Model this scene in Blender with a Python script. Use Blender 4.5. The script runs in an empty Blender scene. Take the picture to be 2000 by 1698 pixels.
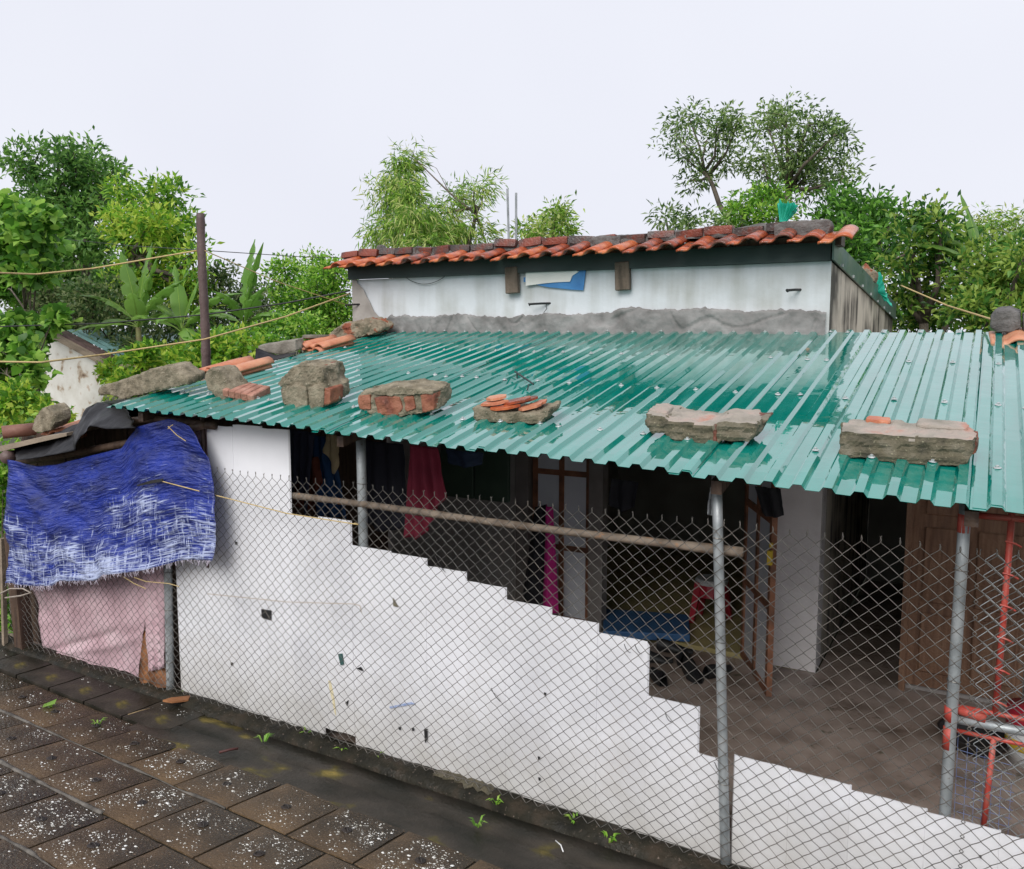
import bpy, bmesh, math, random
import numpy as np
from mathutils import Vector, Matrix, noise
random.seed(7); RNG = np.random.default_rng(11)
SC = bpy.context.scene
COL = SC.collection
R = math.radians

# ------------------------------------------------------------------ camera
CAM = np.array([0.0, -3.37, 2.27]); PITCH = R(6.03); YAW = R(30); FPX = 1600.0
cd = bpy.data.cameras.new('camera'); cam = bpy.data.objects.new('camera', cd); COL.objects.link(cam)
cd.sensor_fit = 'HORIZONTAL'; cd.sensor_width = 36; cd.lens = FPX / 2000 * 36
cd.clip_start = 0.05; cd.clip_end = 3000
cam.location = CAM; cam.rotation_euler = (math.pi / 2 - PITCH, 0, YAW)
SC.camera = cam

# ------------------------------------------------------------------ sky, sun, exposure
SUN_EL, SUN_AZ = R(40), R(176)          # azimuth clockwise from +Y: behind the camera
w = bpy.data.worlds.new('World'); SC.world = w; w.use_nodes = True
nt = w.node_tree; nt.nodes.clear()
out = nt.nodes.new('ShaderNodeOutputWorld'); bg = nt.nodes.new('ShaderNodeBackground')
sky = nt.nodes.new('ShaderNodeTexSky'); sky.sky_type = 'NISHITA'; sky.sun_disc = False
sky.sun_elevation = SUN_EL; sky.sun_rotation = SUN_AZ; sky.air_density = 1.0; sky.dust_density = 4.0
tc = nt.nodes.new('ShaderNodeTexCoord'); nz = nt.nodes.new('ShaderNodeTexNoise')
nz.inputs['Scale'].default_value = 1.6; nz.inputs['Detail'].default_value = 3
rp = nt.nodes.new('ShaderNodeValToRGB')
rp.color_ramp.elements[0].position = 0.3; rp.color_ramp.elements[0].color = (8.1, 8.25, 9.2, 1)
rp.color_ramp.elements[1].position = 0.7; rp.color_ramp.elements[1].color = (8.8, 9.0, 9.8, 1)
mx = nt.nodes.new('ShaderNodeMix'); mx.data_type = 'RGBA'; mx.inputs[0].default_value = 0.97
nt.links.new(tc.outputs['Generated'], nz.inputs['Vector']); nt.links.new(nz.outputs['Fac'], rp.inputs['Fac'])
nt.links.new(sky.outputs['Color'], mx.inputs[6]); nt.links.new(rp.outputs['Color'], mx.inputs[7])
nt.links.new(mx.outputs[2], bg.inputs['Color']); bg.inputs['Strength'].default_value = 0.0545
nt.links.new(bg.outputs['Background'], out.inputs['Surface'])
sd = bpy.data.lights.new('sun', 'SUN'); sd.energy = 1.5; sd.angle = R(40); sd.color = (1.0, 0.97, 0.92)
so = bpy.data.objects.new('sun', sd); COL.objects.link(so)
sv = Vector((math.sin(SUN_AZ) * math.cos(SUN_EL), math.cos(SUN_AZ) * math.cos(SUN_EL), math.sin(SUN_EL)))
so.rotation_euler = sv.to_track_quat('Z', 'Y').to_euler(); so.location = sv * 30
vs = SC.view_settings; vs.view_transform = 'Standard'; vs.look = 'None'; vs.exposure = 0.9; vs.gamma = 1.0
vs.use_curve_mapping = False
SC.render.engine = 'CYCLES'; SC.cycles.max_bounces = 6; SC.cycles.transparent_max_bounces = 8
SC.cycles.use_denoising = True

# ------------------------------------------------------------------ survey: photo bearings to places
_f = np.array([-math.sin(YAW) * math.cos(PITCH), math.cos(YAW) * math.cos(PITCH), -math.sin(PITCH)])
_r = np.array([math.cos(YAW), math.sin(YAW), 0.0]); _u = np.cross(_r, _f)
def ray(x, y): return _f + _r * (x - 1000) / FPX + _u * (849 - y) / FPX
def onY(x, y, Y): d = ray(x, y); return CAM + d * ((Y - CAM[1]) / d[1])
def onX(x, y, X): d = ray(x, y); return CAM + d * ((X - CAM[0]) / d[0])
def onZ(x, y, Z): d = ray(x, y); return CAM + d * ((Z - CAM[2]) / d[2])
def depth(p): return float((np.asarray(p) - CAM) @ _f)
def roofZ(X, Y):
    a = 1.7275 - .0382 * X; b = 2.352 - .0115 * X
    return a + (b - a) * (Y + .2) / 2.7
def onRoof(x, y):
    d = ray(x, y); t = 1.0; fa = None
    while t < 16:
        p = CAM + d * t; g = p[2] - roofZ(p[0], p[1])
        if fa is not None and fa * g <= 0: return p
        fa = g; t += .01
    return p
SL = 0.13; Y0 = -.40                       # dike slope: rises towards the camera from Y0
def slopeZ(Y): return 0.0 if Y > Y0 else SL * (Y0 - Y)
def onSlope(x, y):
    d = ray(x, y); n = np.array([0, SL, 1.0]); p0 = np.array([0, Y0, 0.0])
    return CAM + d * (np.dot(p0 - CAM, n) / np.dot(d, n))
def nz3(x, y, z, s=1.0): return noise.noise(Vector((x * s, y * s, z * s)))
def fbm(x, y, z, s=1.0, o=3):
    v = 0; a = 1
    for i in range(o): v += a * noise.noise(Vector((x * s + 7 * i, y * s, z * s))); s *= 2.1; a *= .5
    return v

# ------------------------------------------------------------------ mesh and object helpers
class MB:
    def __init__(s): s.v = []; s.f = []
    def add(s, vs, fs):
        b = len(s.v); s.v += [tuple(map(float, p)) for p in vs]; s.f += [tuple(b + i for i in f) for f in fs]; return s
    def box(s, c, d, rz=0, rx=0, ry=0, taper=1.0):
        M = Matrix.Translation(Vector(c)) @ Matrix.Rotation(rz, 4, 'Z') @ Matrix.Rotation(ry, 4, 'Y') @ Matrix.Rotation(rx, 4, 'X')
        vs = []
        for z in (-.5, .5):
            t = taper if z > 0 else 1
            for x, y in ((-.5, -.5), (.5, -.5), (.5, .5), (-.5, .5)):
                vs.append(M @ Vector((x * d[0] * t, y * d[1] * t, z * d[2])))
        return s.add(vs, [(3, 2, 1, 0), (4, 5, 6, 7), (0, 1, 5, 4), (1, 2, 6, 5), (2, 3, 7, 6), (3, 0, 4, 7)])
    def span(s, a, b): return s.box([(a[i] + b[i]) / 2 for i in range(3)], [abs(b[i] - a[i]) for i in range(3)])
    def tube(s, pts, r, n=6, cap=True):
        P = [Vector(p) for p in pts]; m = len(P)
        rr = r if isinstance(r, (list, tuple, np.ndarray)) else [r] * m
        vs = []; ref = None
        for i in range(m):
            t = (P[min(i + 1, m - 1)] - P[max(i - 1, 0)])
            t = t.normalized() if t.length > 1e-9 else Vector((0, 0, 1))
            if ref is None:
                ref = t.orthogonal().normalized()
            ref = (ref - t * ref.dot(t)); ref = ref.normalized() if ref.length > 1e-6 else t.orthogonal().normalized()
            q = t.cross(ref)
            for k in range(n):
                a = 2 * math.pi * k / n; vs.append(P[i] + (ref * math.cos(a) + q * math.sin(a)) * rr[i])
        fs = []
        for i in range(m - 1):
            for k in range(n):
                k2 = (k + 1) % n; fs.append((i * n + k, i * n + k2, (i + 1) * n + k2, (i + 1) * n + k))
        if cap: fs.append(tuple(range(n - 1, -1, -1))); fs.append(tuple((m - 1) * n + k for k in range(n)))
        return s.add(vs, fs)
    def grid(s, P):      # P[i][j] -> point
        m, n = len(P), len(P[0])
        return s.add([p for row in P for p in row], [(i * n + j, i * n + j + 1, (i + 1) * n + j + 1, (i + 1) * n + j) for i in range(m - 1) for j in range(n - 1)])
    def prism(s, poly, d):   # poly: list of 3D points, d: offset vector
        n = len(poly); d = Vector(d)
        vs = [Vector(p) for p in poly] + [Vector(p) + d for p in poly]
        return s.add(vs, [tuple(range(n)), tuple(range(2 * n - 1, n - 1, -1))] + [(i, i + n, (i + 1) % n + n, (i + 1) % n) for i in range(n)])
    def lathe(s, prof, c, n=16):
        vs = []
        for r, z in prof:
            for k in range(n):
                a = 2 * math.pi * k / n; vs.append((c[0] + r * math.cos(a), c[1] + r * math.sin(a), c[2] + z))
        fs = [(i * n + k, i * n + (k + 1) % n, (i + 1) * n + (k + 1) % n, (i + 1) * n + k) for i in range(len(prof) - 1) for k in range(n)]
        fs.append(tuple(range(n - 1, -1, -1))); fs.append(tuple((len(prof) - 1) * n + k for k in range(n)))
        return s.add(vs, fs)
    def mesh(s, name, mat=None, smooth=False, fix=True):
        me = bpy.data.meshes.new(name); me.from_pydata(s.v, [], s.f)
        if fix:
            bm = bmesh.new(); bm.from_mesh(me); bmesh.ops.recalc_face_normals(bm, faces=bm.faces); bm.to_mesh(me); bm.free()
        if mat: me.materials.append(mat)
        if smooth: me.shade_smooth()
        return me
    def build(s, name, mat=None, parent=None, smooth=False, fix=True):
        return link(name, s.mesh(name, mat, smooth, fix), parent)
def link(name, me, parent=None, loc=None, rot=None, scale=None):
    o = bpy.data.objects.new(name, me); COL.objects.link(o)
    if loc is not None: o.location = [float(a) for a in loc]
    if rot is not None: o.rotation_euler = rot
    if scale is not None: o.scale = scale
    if parent is not None:
        o.parent = parent; o.matrix_parent_inverse = basis(parent).inverted()
    return o
def basis(o):
    m = Matrix.LocRotScale(o.location, o.rotation_euler, o.scale)
    return basis(o.parent) @ o.matrix_parent_inverse @ m if o.parent else m
def tag(o, label=None, cat=None, group=None, kind=None):
    if label: o['label'] = label
    if cat: o['category'] = cat
    if group: o['group'] = group
    if kind: o['kind'] = kind
    return o
def thing(name, label, cat, loc=(0, 0, 0), group=None, kind=None):
    o = bpy.data.objects.new(name, None); COL.objects.link(o); o.location = [float(a) for a in loc]; o.empty_display_size = .1
    return tag(o, label, cat, group, kind)
def bevel(o, wd=.004, seg=1):
    m = o.modifiers.new('bevel', 'BEVEL'); m.width = wd; m.segments = seg; m.limit_method = 'ANGLE'; return o

# ------------------------------------------------------------------ materials
def mat(name, cols, scale=6, rough=.7, rvar=0.0, bump=0.0, bscale=None, detail=6, dist=0.0, stretch=(1, 1, 1),
        metal=0, spec=.5, coat=0, rnd=0.0, island=False, trans=0.0, fine=None, ior=1.5):
    """noise -> colour ramp; cols: list of linear colours, spread over the ramp (or (pos, col) pairs)"""
    m = bpy.data.materials.new(name); m.use_nodes = True; t = m.node_tree; N = t.nodes; K = t.links
    b = N['Principled BSDF']
    tcn = N.new('ShaderNodeTexCoord'); mp = N.new('ShaderNodeMapping'); mp.inputs['Scale'].default_value = stretch
    K.new(tcn.outputs['Object'], mp.inputs['Vector'])
    n1 = N.new('ShaderNodeTexNoise'); n1.inputs['Scale'].default_value = scale; n1.inputs['Detail'].default_value = detail
    n1.inputs['Distortion'].default_value = dist; K.new(mp.outputs['Vector'], n1.inputs['Vector'])
    r = N.new('ShaderNodeValToRGB'); el = r.color_ramp.elements
    if not isinstance(cols[0][1], (tuple, list)):
        k = len(cols); cols = [(.5 if k == 1 else .28 + .44 * i / (k - 1), c) for i, c in enumerate(cols)]
    while len(el) < len(cols): el.new(.5)
    while len(el) > max(1, len(cols)): el.remove(el[-1])
    for e, (p, c) in zip(el, cols): e.position = p; e.color = (*c, 1)
    fac = n1.outputs['Fac']
    if rnd or island:
        src = N.new('ShaderNodeNewGeometry').outputs['Random Per Island'] if island else N.new('ShaderNodeObjectInfo').outputs['Random']
        ma = N.new('ShaderNodeMath'); ma.operation = 'MULTIPLY_ADD'
        ms = N.new('ShaderNodeMath'); ms.operation = 'SUBTRACT'; ms.inputs[1].default_value = .5
        K.new(src, ms.inputs[0]); K.new(ms.outputs[0], ma.inputs[0]); ma.inputs[1].default_value = rnd or .5; K.new(fac, ma.inputs[2])
        fac = ma.outputs[0]
    K.new(fac, r.inputs['Fac'])
    colout = r.outputs['Color']
    if fine:     # (scale, amount, colour): fine speckle
        n3 = N.new('ShaderNodeTexNoise'); n3.inputs['Scale'].default_value = fine[0]; n3.inputs['Detail'].default_value = 4
        K.new(tcn.outputs['Object'], n3.inputs['Vector'])
        r3 = N.new('ShaderNodeValToRGB'); r3.color_ramp.elements[0].position = fine[1]; r3.color_ramp.elements[1].position = fine[1] + .09
        K.new(n3.outputs['Fac'], r3.inputs['Fac'])
        mm = N.new('ShaderNodeMix'); mm.data_type = 'RGBA'; K.new(r3.outputs['Color'], mm.inputs[0]); K.new(colout, mm.inputs[6]); mm.inputs[7].default_value = (*fine[2], 1)
        colout = mm.outputs[2]
    K.new(colout, b.inputs['Base Color'])
    b.inputs['Roughness'].default_value = rough; b.inputs['Metallic'].default_value = metal
    b.inputs['Specular IOR Level'].default_value = spec; b.inputs['Coat Weight'].default_value = coat; b.inputs['IOR'].default_value = ior
    if rvar:
        n2 = N.new('ShaderNodeTexNoise'); n2.inputs['Scale'].default_value = scale * .6; n2.inputs['Detail'].default_value = 4
        K.new(mp.outputs['Vector'], n2.inputs['Vector'])
        mr = N.new('ShaderNodeMapRange'); mr.inputs['From Min'].default_value = .3; mr.inputs['From Max'].default_value = .7
        mr.inputs['To Min'].default_value = max(.03, rough - rvar); mr.inputs['To Max'].default_value = min(1, rough + rvar)
        K.new(n2.outputs['Fac'], mr.inputs['Value']); K.new(mr.outputs['Result'], b.inputs['Roughness'])
    if bump:
        nb = N.new('ShaderNodeTexNoise'); nb.inputs['Scale'].default_value = bscale or scale * 5; nb.inputs['Detail'].default_value = 6
        K.new(tcn.outputs['Object'], nb.inputs['Vector'])
        bp = N.new('ShaderNodeBump'); bp.inputs['Strength'].default_value = bump; bp.inputs['Distance'].default_value = .01
        K.new(nb.outputs['Fac'], bp.inputs['Height']); K.new(bp.outputs['Normal'], b.inputs['Normal'])
    if trans:
        tr = N.new('ShaderNodeBsdfTranslucent'); K.new(colout, tr.inputs['Color'])
        mxs = N.new('ShaderNodeMixShader'); mxs.inputs[0].default_value = trans
        K.new(b.outputs['BSDF'], mxs.inputs[1]); K.new(tr.outputs['BSDF'], mxs.inputs[2])
        K.new(mxs.outputs['Shader'], N['Material Output'].inputs['Surface'])
    return m
M = {}
M['concrete'] = mat('concrete', [(.10, .09, .07), (.2, .18, .15), (.28, .26, .22)], 7, .8, .1, .5, 60)
M['mortar'] = mat('mortar', [(.085, .075, .045), (.19, .16, .11), (.29, .25, .18)], 14, .85, .1, .8, 90, fine=(120, .63, (.42, .38, .30)))
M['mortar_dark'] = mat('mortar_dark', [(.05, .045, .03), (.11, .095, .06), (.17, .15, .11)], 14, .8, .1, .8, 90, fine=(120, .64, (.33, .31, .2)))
M['mortar_brick'] = mat('mortar_brick', [(.40, (.19, .155, .105)), (.52, (.25, .21, .15)), (.57, (.27, .085, .04)), (.7, (.20, .05, .025))], 9, .8, .1, .8, 80)
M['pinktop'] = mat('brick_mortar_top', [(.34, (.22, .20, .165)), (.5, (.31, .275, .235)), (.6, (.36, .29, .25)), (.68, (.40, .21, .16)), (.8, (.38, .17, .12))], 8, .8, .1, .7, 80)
M['brick'] = mat('brick', [(.34, (.16, .14, .10)), (.42, (.10, .03, .018)), (.56, (.20, .06, .032)), (.7, (.27, .10, .055))], 14, .6, .15, .5, 90, rnd=.35)
M['ridge_brick'] = mat('ridge_brick', [(.05, .042, .04), (.075, .055, .05), (.13, .035, .022), (.21, .05, .028)], 9, .35, .15, .7, 60, rnd=.35)
M['cement'] = mat('cement', [(.05, .047, .045), (.10, .095, .09), (.15, .14, .135)], 12, .7, .1, .9, 70)
M['tile'] = mat('roof_tile', [(.12, .04, .025), (.30, .06, .024), (.44, .10, .032), (.52, .16, .06)], 11, .2, .1, .4, 50, rnd=.4, fine=(30, .66, (.12, .09, .08)))
M['tile_pale'] = mat('pale_roof_tile', [(.40, .12, .06), (.5, .19, .10), (.55, .26, .15)], 14, .4, .1, .35, 70, rnd=.3)
M['hollow'] = mat('hollow_brick', [(.20, .09, .06), (.36, .17, .12), (.44, .25, .19)], 14, .8, .1, .7, 60)
M['pipe'] = mat('galvanised_pipe', [(.20, .22, .23), (.33, .36, .37), (.42, .44, .45)], 9, .5, .12, .15, 120, metal=.35, fine=(45, .66, (.16, .12, .09)))
M['wire'] = mat('fence_wire', [(.085, .08, .075), (.155, .148, .135), (.20, .175, .15)], 4, .45, .1, 0, metal=.5)
M['wood'] = mat('grey_wood', [(.10, .075, .05), (.24, .19, .14), (.34, .27, .20)], 6, .8, .1, .5, 50, stretch=(.25, 1, 1))
M['oldwood'] = mat('old_bracket_wood', [(.05, .04, .03), (.13, .10, .075), (.19, .15, .12)], 8, .85, .1, .7, 50, stretch=(2, 2, .5))
M['polewood'] = mat('peeled_pole', [(.09, .065, .045), (.19, .15, .115), (.27, .215, .165)], 11, .75, .1, .6, 40, fine=(28, .62, (.33, .16, .07)))
M['darkwood'] = mat('dark_wood', [(.035, .02, .015), (.075, .045, .03), (.11, .07, .045)], 5, .6, .15, .5, 40, stretch=(6, 6, .5))
M['bamboo'] = mat('weathered_bamboo', [(.05, .03, .03), (.11, .07, .065), (.16, .11, .10)], 6, .6, .1, .4, 40, stretch=(1, 1, .3))
M['redpaint'] = mat('red_paint', [(.32, .04, .03), (.48, .07, .05), (.42, .12, .09)], 18, .5, .1, .2, 90)
M['rope'] = mat('yellow_rope', [(.42, .30, .12), (.55, .42, .2), (.48, .33, .15)], 30, .8, 0, .4, 200)
M['blackplastic'] = mat('black_plastic', [(.006, .006, .007), (.013, .013, .015)], 6, .42, .1, .6, 14, spec=.15)
M['blackrubber'] = mat('black_rubber', [(.012, .012, .014), (.03, .03, .03)], 8, .5, .1, .2, 40)
M['greenmetal'] = mat('green_flashing', [(.045, .10, .085), (.08, .15, .125), (.13, .19, .155)], 5, .4, .15, .1, 20)
M['darkgreen'] = mat('dark_green_fascia', [(.006, .02, .018), (.011, .032, .028), (.016, .04, .036)], 3, .5, .1, 0)
M['net'] = mat('green_net', [(.02, .42, .30), (.04, .58, .42), (.10, .68, .52)], 20, .5, 0, .3, 80, trans=.4)
M['pink'] = mat('pink_cloth', [(.42, .27, .30), (.58, .40, .44), (.64, .49, .52)], 4, .85, 0, .35, 120, fine=(16, .68, (.34, .25, .27)))
M['sack'] = mat('brown_sack', [(.06, .025, .012), (.2, .08, .03), (.34, .15, .06)], 11, .6, .1, .5, 30)
M['screw'] = mat('screw', [(.45, .47, .47), (.62, .64, .64)], 40, .35, 0, 0, metal=.6)
M['paper'] = mat('torn_white_board', [(.66, .66, .62), (.76, .76, .73)], 5, .7, .05, .15, 60)
M['bluepaint'] = mat('blue_sheet', [(.03, .16, .40), (.06, .24, .52)], 10, .6, .1, .3, 50)
M['bluemat'] = mat('blue_mat', [(.03, .10, .24), (.05, .15, .32)], 10, .7, 0, .2, 50)
M['redplastic'] = mat('red_plastic', [(.42, .02, .04), (.5, .03, .05)], 6, .35, .05, 0)
M['whiteplastic'] = mat('white_plastic', [(.65, .66, .65), (.75, .75, .75)], 6, .4, .05, 0)
M['yellowplastic'] = mat('yellow_plastic', [(.6, .42, .03), (.7, .5, .05)], 6, .4, .05, 0)
M['stick'] = mat('dry_stick', [(.18, .12, .06), (.34, .25, .14)], 20, .8)
M['bark'] = mat('bark', [(.05, .04, .03), (.11, .09, .07), (.17, .14, .11)], 8, .85, 0, .6, 40)
M['greenbark'] = mat('banana_stem', [(.12, .13, .05), (.2, .22, .08), (.16, .12, .06)], 6, .6, 0, .3, 30)

def shell_mat():
    m = mat('white_chip', [(.42, .41, .36), (.62, .61, .57), (.74, .74, .72)], 25, .25, .1, 0, island=True, rnd=.5)
    return m
M['chip'] = shell_mat()

def roof_mat():
    m = bpy.data.materials.new('green_steel_sheet'); m.use_nodes = True; t = m.node_tree; N = t.nodes; K = t.links; b = N['Principled BSDF']
    tcn = N.new('ShaderNodeTexCoord'); mp = N.new('ShaderNodeMapping'); mp.inputs['Scale'].default_value = (6, .8, 1); K.new(tcn.outputs['Object'], mp.inputs['Vector'])
    n = N.new('ShaderNodeTexNoise'); n.inputs['Scale'].default_value = 2.2; n.inputs['Detail'].default_value = 7; K.new(mp.outputs['Vector'], n.inputs['Vector'])
    r = N.new('ShaderNodeValToRGB'); r.color_ramp.elements[0].position = .3; r.color_ramp.elements[0].color = (.001, .175, .135, 1)
    r.color_ramp.elements[1].position = .72; r.color_ramp.elements[1].color = (.003, .245, .195, 1); K.new(n.outputs['Fac'], r.inputs['Fac'])
    K.new(r.outputs['Color'], b.inputs['Base Color'])
    mr = N.new('ShaderNodeMapRange'); mr.inputs['From Min'].default_value = .38; mr.inputs['From Max'].default_value = .62
    mr.inputs['To Min'].default_value = .03; mr.inputs['To Max'].default_value = .14
    K.new(n.outputs['Fac'], mr.inputs['Value']); K.new(mr.outputs['Result'], b.inputs['Roughness'])
    b.inputs['IOR'].default_value = 1.55; b.inputs['Coat Weight'].default_value = 1.0; b.inputs['Coat Roughness'].default_value = .02; b.inputs['Coat IOR'].default_value = 1.78
    n2 = N.new('ShaderNodeTexNoise'); n2.inputs['Scale'].default_value = 5; n2.inputs['Detail'].default_value = 3; K.new(tcn.outputs['Object'], n2.inputs['Vector'])
    bp = N.new('ShaderNodeBump'); bp.inputs['Strength'].default_value = .12; bp.inputs['Distance'].default_value = .02
    K.new(n2.outputs['Fac'], bp.inputs['Height']); K.new(bp.outputs['Normal'], b.inputs['Normal']); K.new(bp.outputs['Normal'], b.inputs['Coat Normal'])
    return m
M['roof'] = roof_mat()

def plank_mat():
    m = mat('white_plastic_plank', [(.68, .685, .72), (.79, .795, .83), (.84, .845, .885)], 2.5, .4, .14, .08, 30, rnd=.22, fine=(35, .74, (.5, .47, .40)))
    t = m.node_tree; N = t.nodes; K = t.links; b = N['Principled BSDF']; src = b.inputs['Base Color'].links[0].from_socket
    # splashed dirt low down
    tcn = N.new('ShaderNodeTexCoord'); sp = N.new('ShaderNodeSeparateXYZ'); K.new(tcn.outputs['Object'], sp.inputs[0])
    nn = N.new('ShaderNodeTexNoise'); nn.inputs['Scale'].default_value = 9; nn.inputs['Detail'].default_value = 6; K.new(tcn.outputs['Object'], nn.inputs['Vector'])
    ad = N.new('ShaderNodeMath'); ad.operation = 'MULTIPLY_ADD'; ad.inputs[1].default_value = -.45; K.new(nn.outputs['Fac'], ad.inputs[0]); K.new(sp.outputs['Z'], ad.inputs[2])
    mr = N.new('ShaderNodeMapRange'); mr.inputs['From Min'].default_value = -.22; mr.inputs['From Max'].default_value = .32; mr.inputs['To Min'].default_value = .75; mr.inputs['To Max'].default_value = 0
    K.new(ad.outputs[0], mr.inputs['Value'])
    mm = N.new('ShaderNodeMix'); mm.data_type = 'RGBA'; K.new(mr.outputs['Result'], mm.inputs[0]); K.new(src, mm.inputs[6]); mm.inputs[7].default_value = (.47, .45, .41, 1)
    K.new(mm.outputs[2], b.inputs['Base Color'])
    return m
M['plank'] = plank_mat()

def wall_mat(name, base, stain, stain_amt=.6, streak=True):
    """whitewashed plaster with rain streaks"""
    m = bpy.data.materials.new(name); m.use_nodes = True; t = m.node_tree; N = t.nodes; K = t.links; b = N['Principled BSDF']
    tcn = N.new('ShaderNodeTexCoord'); mp = N.new('ShaderNodeMapping'); mp.inputs['Scale'].default_value = (5, 5, .35) if streak else (1, 1, 1); K.new(tcn.outputs['Object'], mp.inputs['Vector'])
    n = N.new('ShaderNodeTexNoise'); n.inputs['Scale'].default_value = 1.3; n.inputs['Detail'].default_value = 7; K.new(mp.outputs['Vector'], n.inputs['Vector'])
    n2 = N.new('ShaderNodeTexNoise'); n2.inputs['Scale'].default_value = 2.4; n2.inputs['Detail'].default_value = 8; K.new(tcn.outputs['Object'], n2.inputs['Vector'])
    mu = N.new('ShaderNodeMath'); mu.operation = 'MULTIPLY'; K.new(n.outputs['Fac'], mu.inputs[0]); K.new(n2.outputs['Fac'], mu.inputs[1])
    r = N.new('ShaderNodeValToRGB'); r.color_ramp.elements[0].position = .20; r.color_ramp.elements[0].color = (*base, 1)
    r.color_ramp.elements[1].position = .20 + (1 - stain_amt) * .4; r.color_ramp.elements[1].color = (*stain, 1); K.new(mu.outputs[0], r.inputs['Fac'])
    K.new(r.outputs['Color'], b.inputs['Base Color']); b.inputs['Roughness'].default_value = .85
    bp = N.new('ShaderNodeBump'); bp.inputs['Strength'].default_value = .25; bp.inputs['Distance'].default_value = .01
    n3 = N.new('ShaderNodeTexNoise'); n3.inputs['Scale'].default_value = 25; n3.inputs['Detail'].default_value = 6; K.new(tcn.outputs['Object'], n3.inputs['Vector'])
    K.new(n3.outputs['Fac'], bp.inputs['Height']); K.new(bp.outputs['Normal'], b.inputs['Normal'])
    return m
M['whitewash'] = wall_mat('whitewash', (.60, .63, .66), (.38, .39, .37), .45)
M['sidewall'] = wall_mat('streaked_side_wall', (.56, .51, .42), (.07, .062, .05), .66)
M['render'] = mat('grey_render', [(.12, .115, .11), (.21, .205, .20), (.30, .295, .29)], 5, .85, .1, 1.0, 22, detail=10, dist=.5)
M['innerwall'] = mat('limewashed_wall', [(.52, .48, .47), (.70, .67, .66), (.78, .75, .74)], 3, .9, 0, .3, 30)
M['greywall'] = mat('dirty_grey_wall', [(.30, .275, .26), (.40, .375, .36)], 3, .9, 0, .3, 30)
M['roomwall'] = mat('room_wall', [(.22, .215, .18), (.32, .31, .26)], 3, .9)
M['yellowfloor'] = mat('ochre_mat_floor', [(.34, .28, .12), (.48, .40, .19)], 5, .6)
M['peel'] = mat('peeling_white_wall', [(.30, (.12, .075, .05)), (.37, (.40, .32, .24)), (.42, (.60, .58, .53)), (.62, (.68, .67, .63)), (.68, (.5, .40, .32)), (.76, (.2, .13, .09))], 4.5, .9, 0, .4, 40, detail=10)
M['floor'] = mat('wet_dirt_floor', [(.13, .095, .075), (.29, .225, .19), (.39, .315, .275)], 4, .40, .24, .3, 25, fine=(9, .64, (.07, .06, .035)))
M['pane'] = mat('frosted_pane', [(.55, .57, .62), (.66, .68, .72)], 3, .35, .05, 0)
M['browndoor'] = mat('brown_door', [(.12, .06, .035), (.2, .105, .06), (.26, .15, .09)], 7, .65, .1, .4, 60, stretch=(6, 6, .6))
M['orangeframe'] = mat('rusty_orange_frame', [(.10, .05, .03), (.22, .09, .045), (.32, .14, .075)], 9, .65, .1, .3, 60)
M['greyframe'] = mat('grey_frame', [(.16, .14, .13), (.26, .24, .22)], 5, .7, 0, .3, 40)
M['tealroof'] = mat('far_teal_roof', [(.16, .30, .30), (.2, .36, .36)], 3, .35)

def cloth(name, c, v=.25, sc=4): 
    c = tuple(min(.75, a * 1.15) for a in c)
    return mat(name, [tuple(a * (1 - v) for a in c), c, tuple(min(1, a * (1 + v)) for a in c)], sc, .85, 0, .2, 120)

def slab_mat():
    m = mat('wet_concrete_slab', [(.013, .011, .008), (.042, .030, .018), (.095, .062, .034), (.15, .096, .048)], 1.7, .36, .28, .9, 60, detail=9, rnd=.12, dist=.4, spec=.3, fine=(95, .60, (.19, .13, .08)))
    return m
M['slab'] = slab_mat()
M['gutter'] = mat('mossy_wet_concrete', [(.36, (.012, .012, .008)), (.5, (.028, .024, .018)), (.6, (.042, .035, .027)), (.645, (.07, .058, .018)), (.72, (.20, .15, .035))], 4.2, .42, .2, .5, 40, spec=.28, stretch=(.7, 1.2, 1), detail=4)
M['dirt'] = mat('wet_dirt', [(.008, .0075, .005), (.018, .016, .010), (.04, .029, .019)], 10, .6, .25, 1.0, 45, spec=.2, fine=(60, .64, (.13, .10, .08)))
M['joint'] = mat('joint_mortar', [(.035, .03, .024), (.09, .08, .068), (.16, .145, .125)], 14, .7, .1, .8, 60)
M['soil'] = mat('grassy_soil', [(.03, .035, .012), (.06, .07, .025), (.09, .08, .045)], .6, .9, 0, .6, 8)

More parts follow.
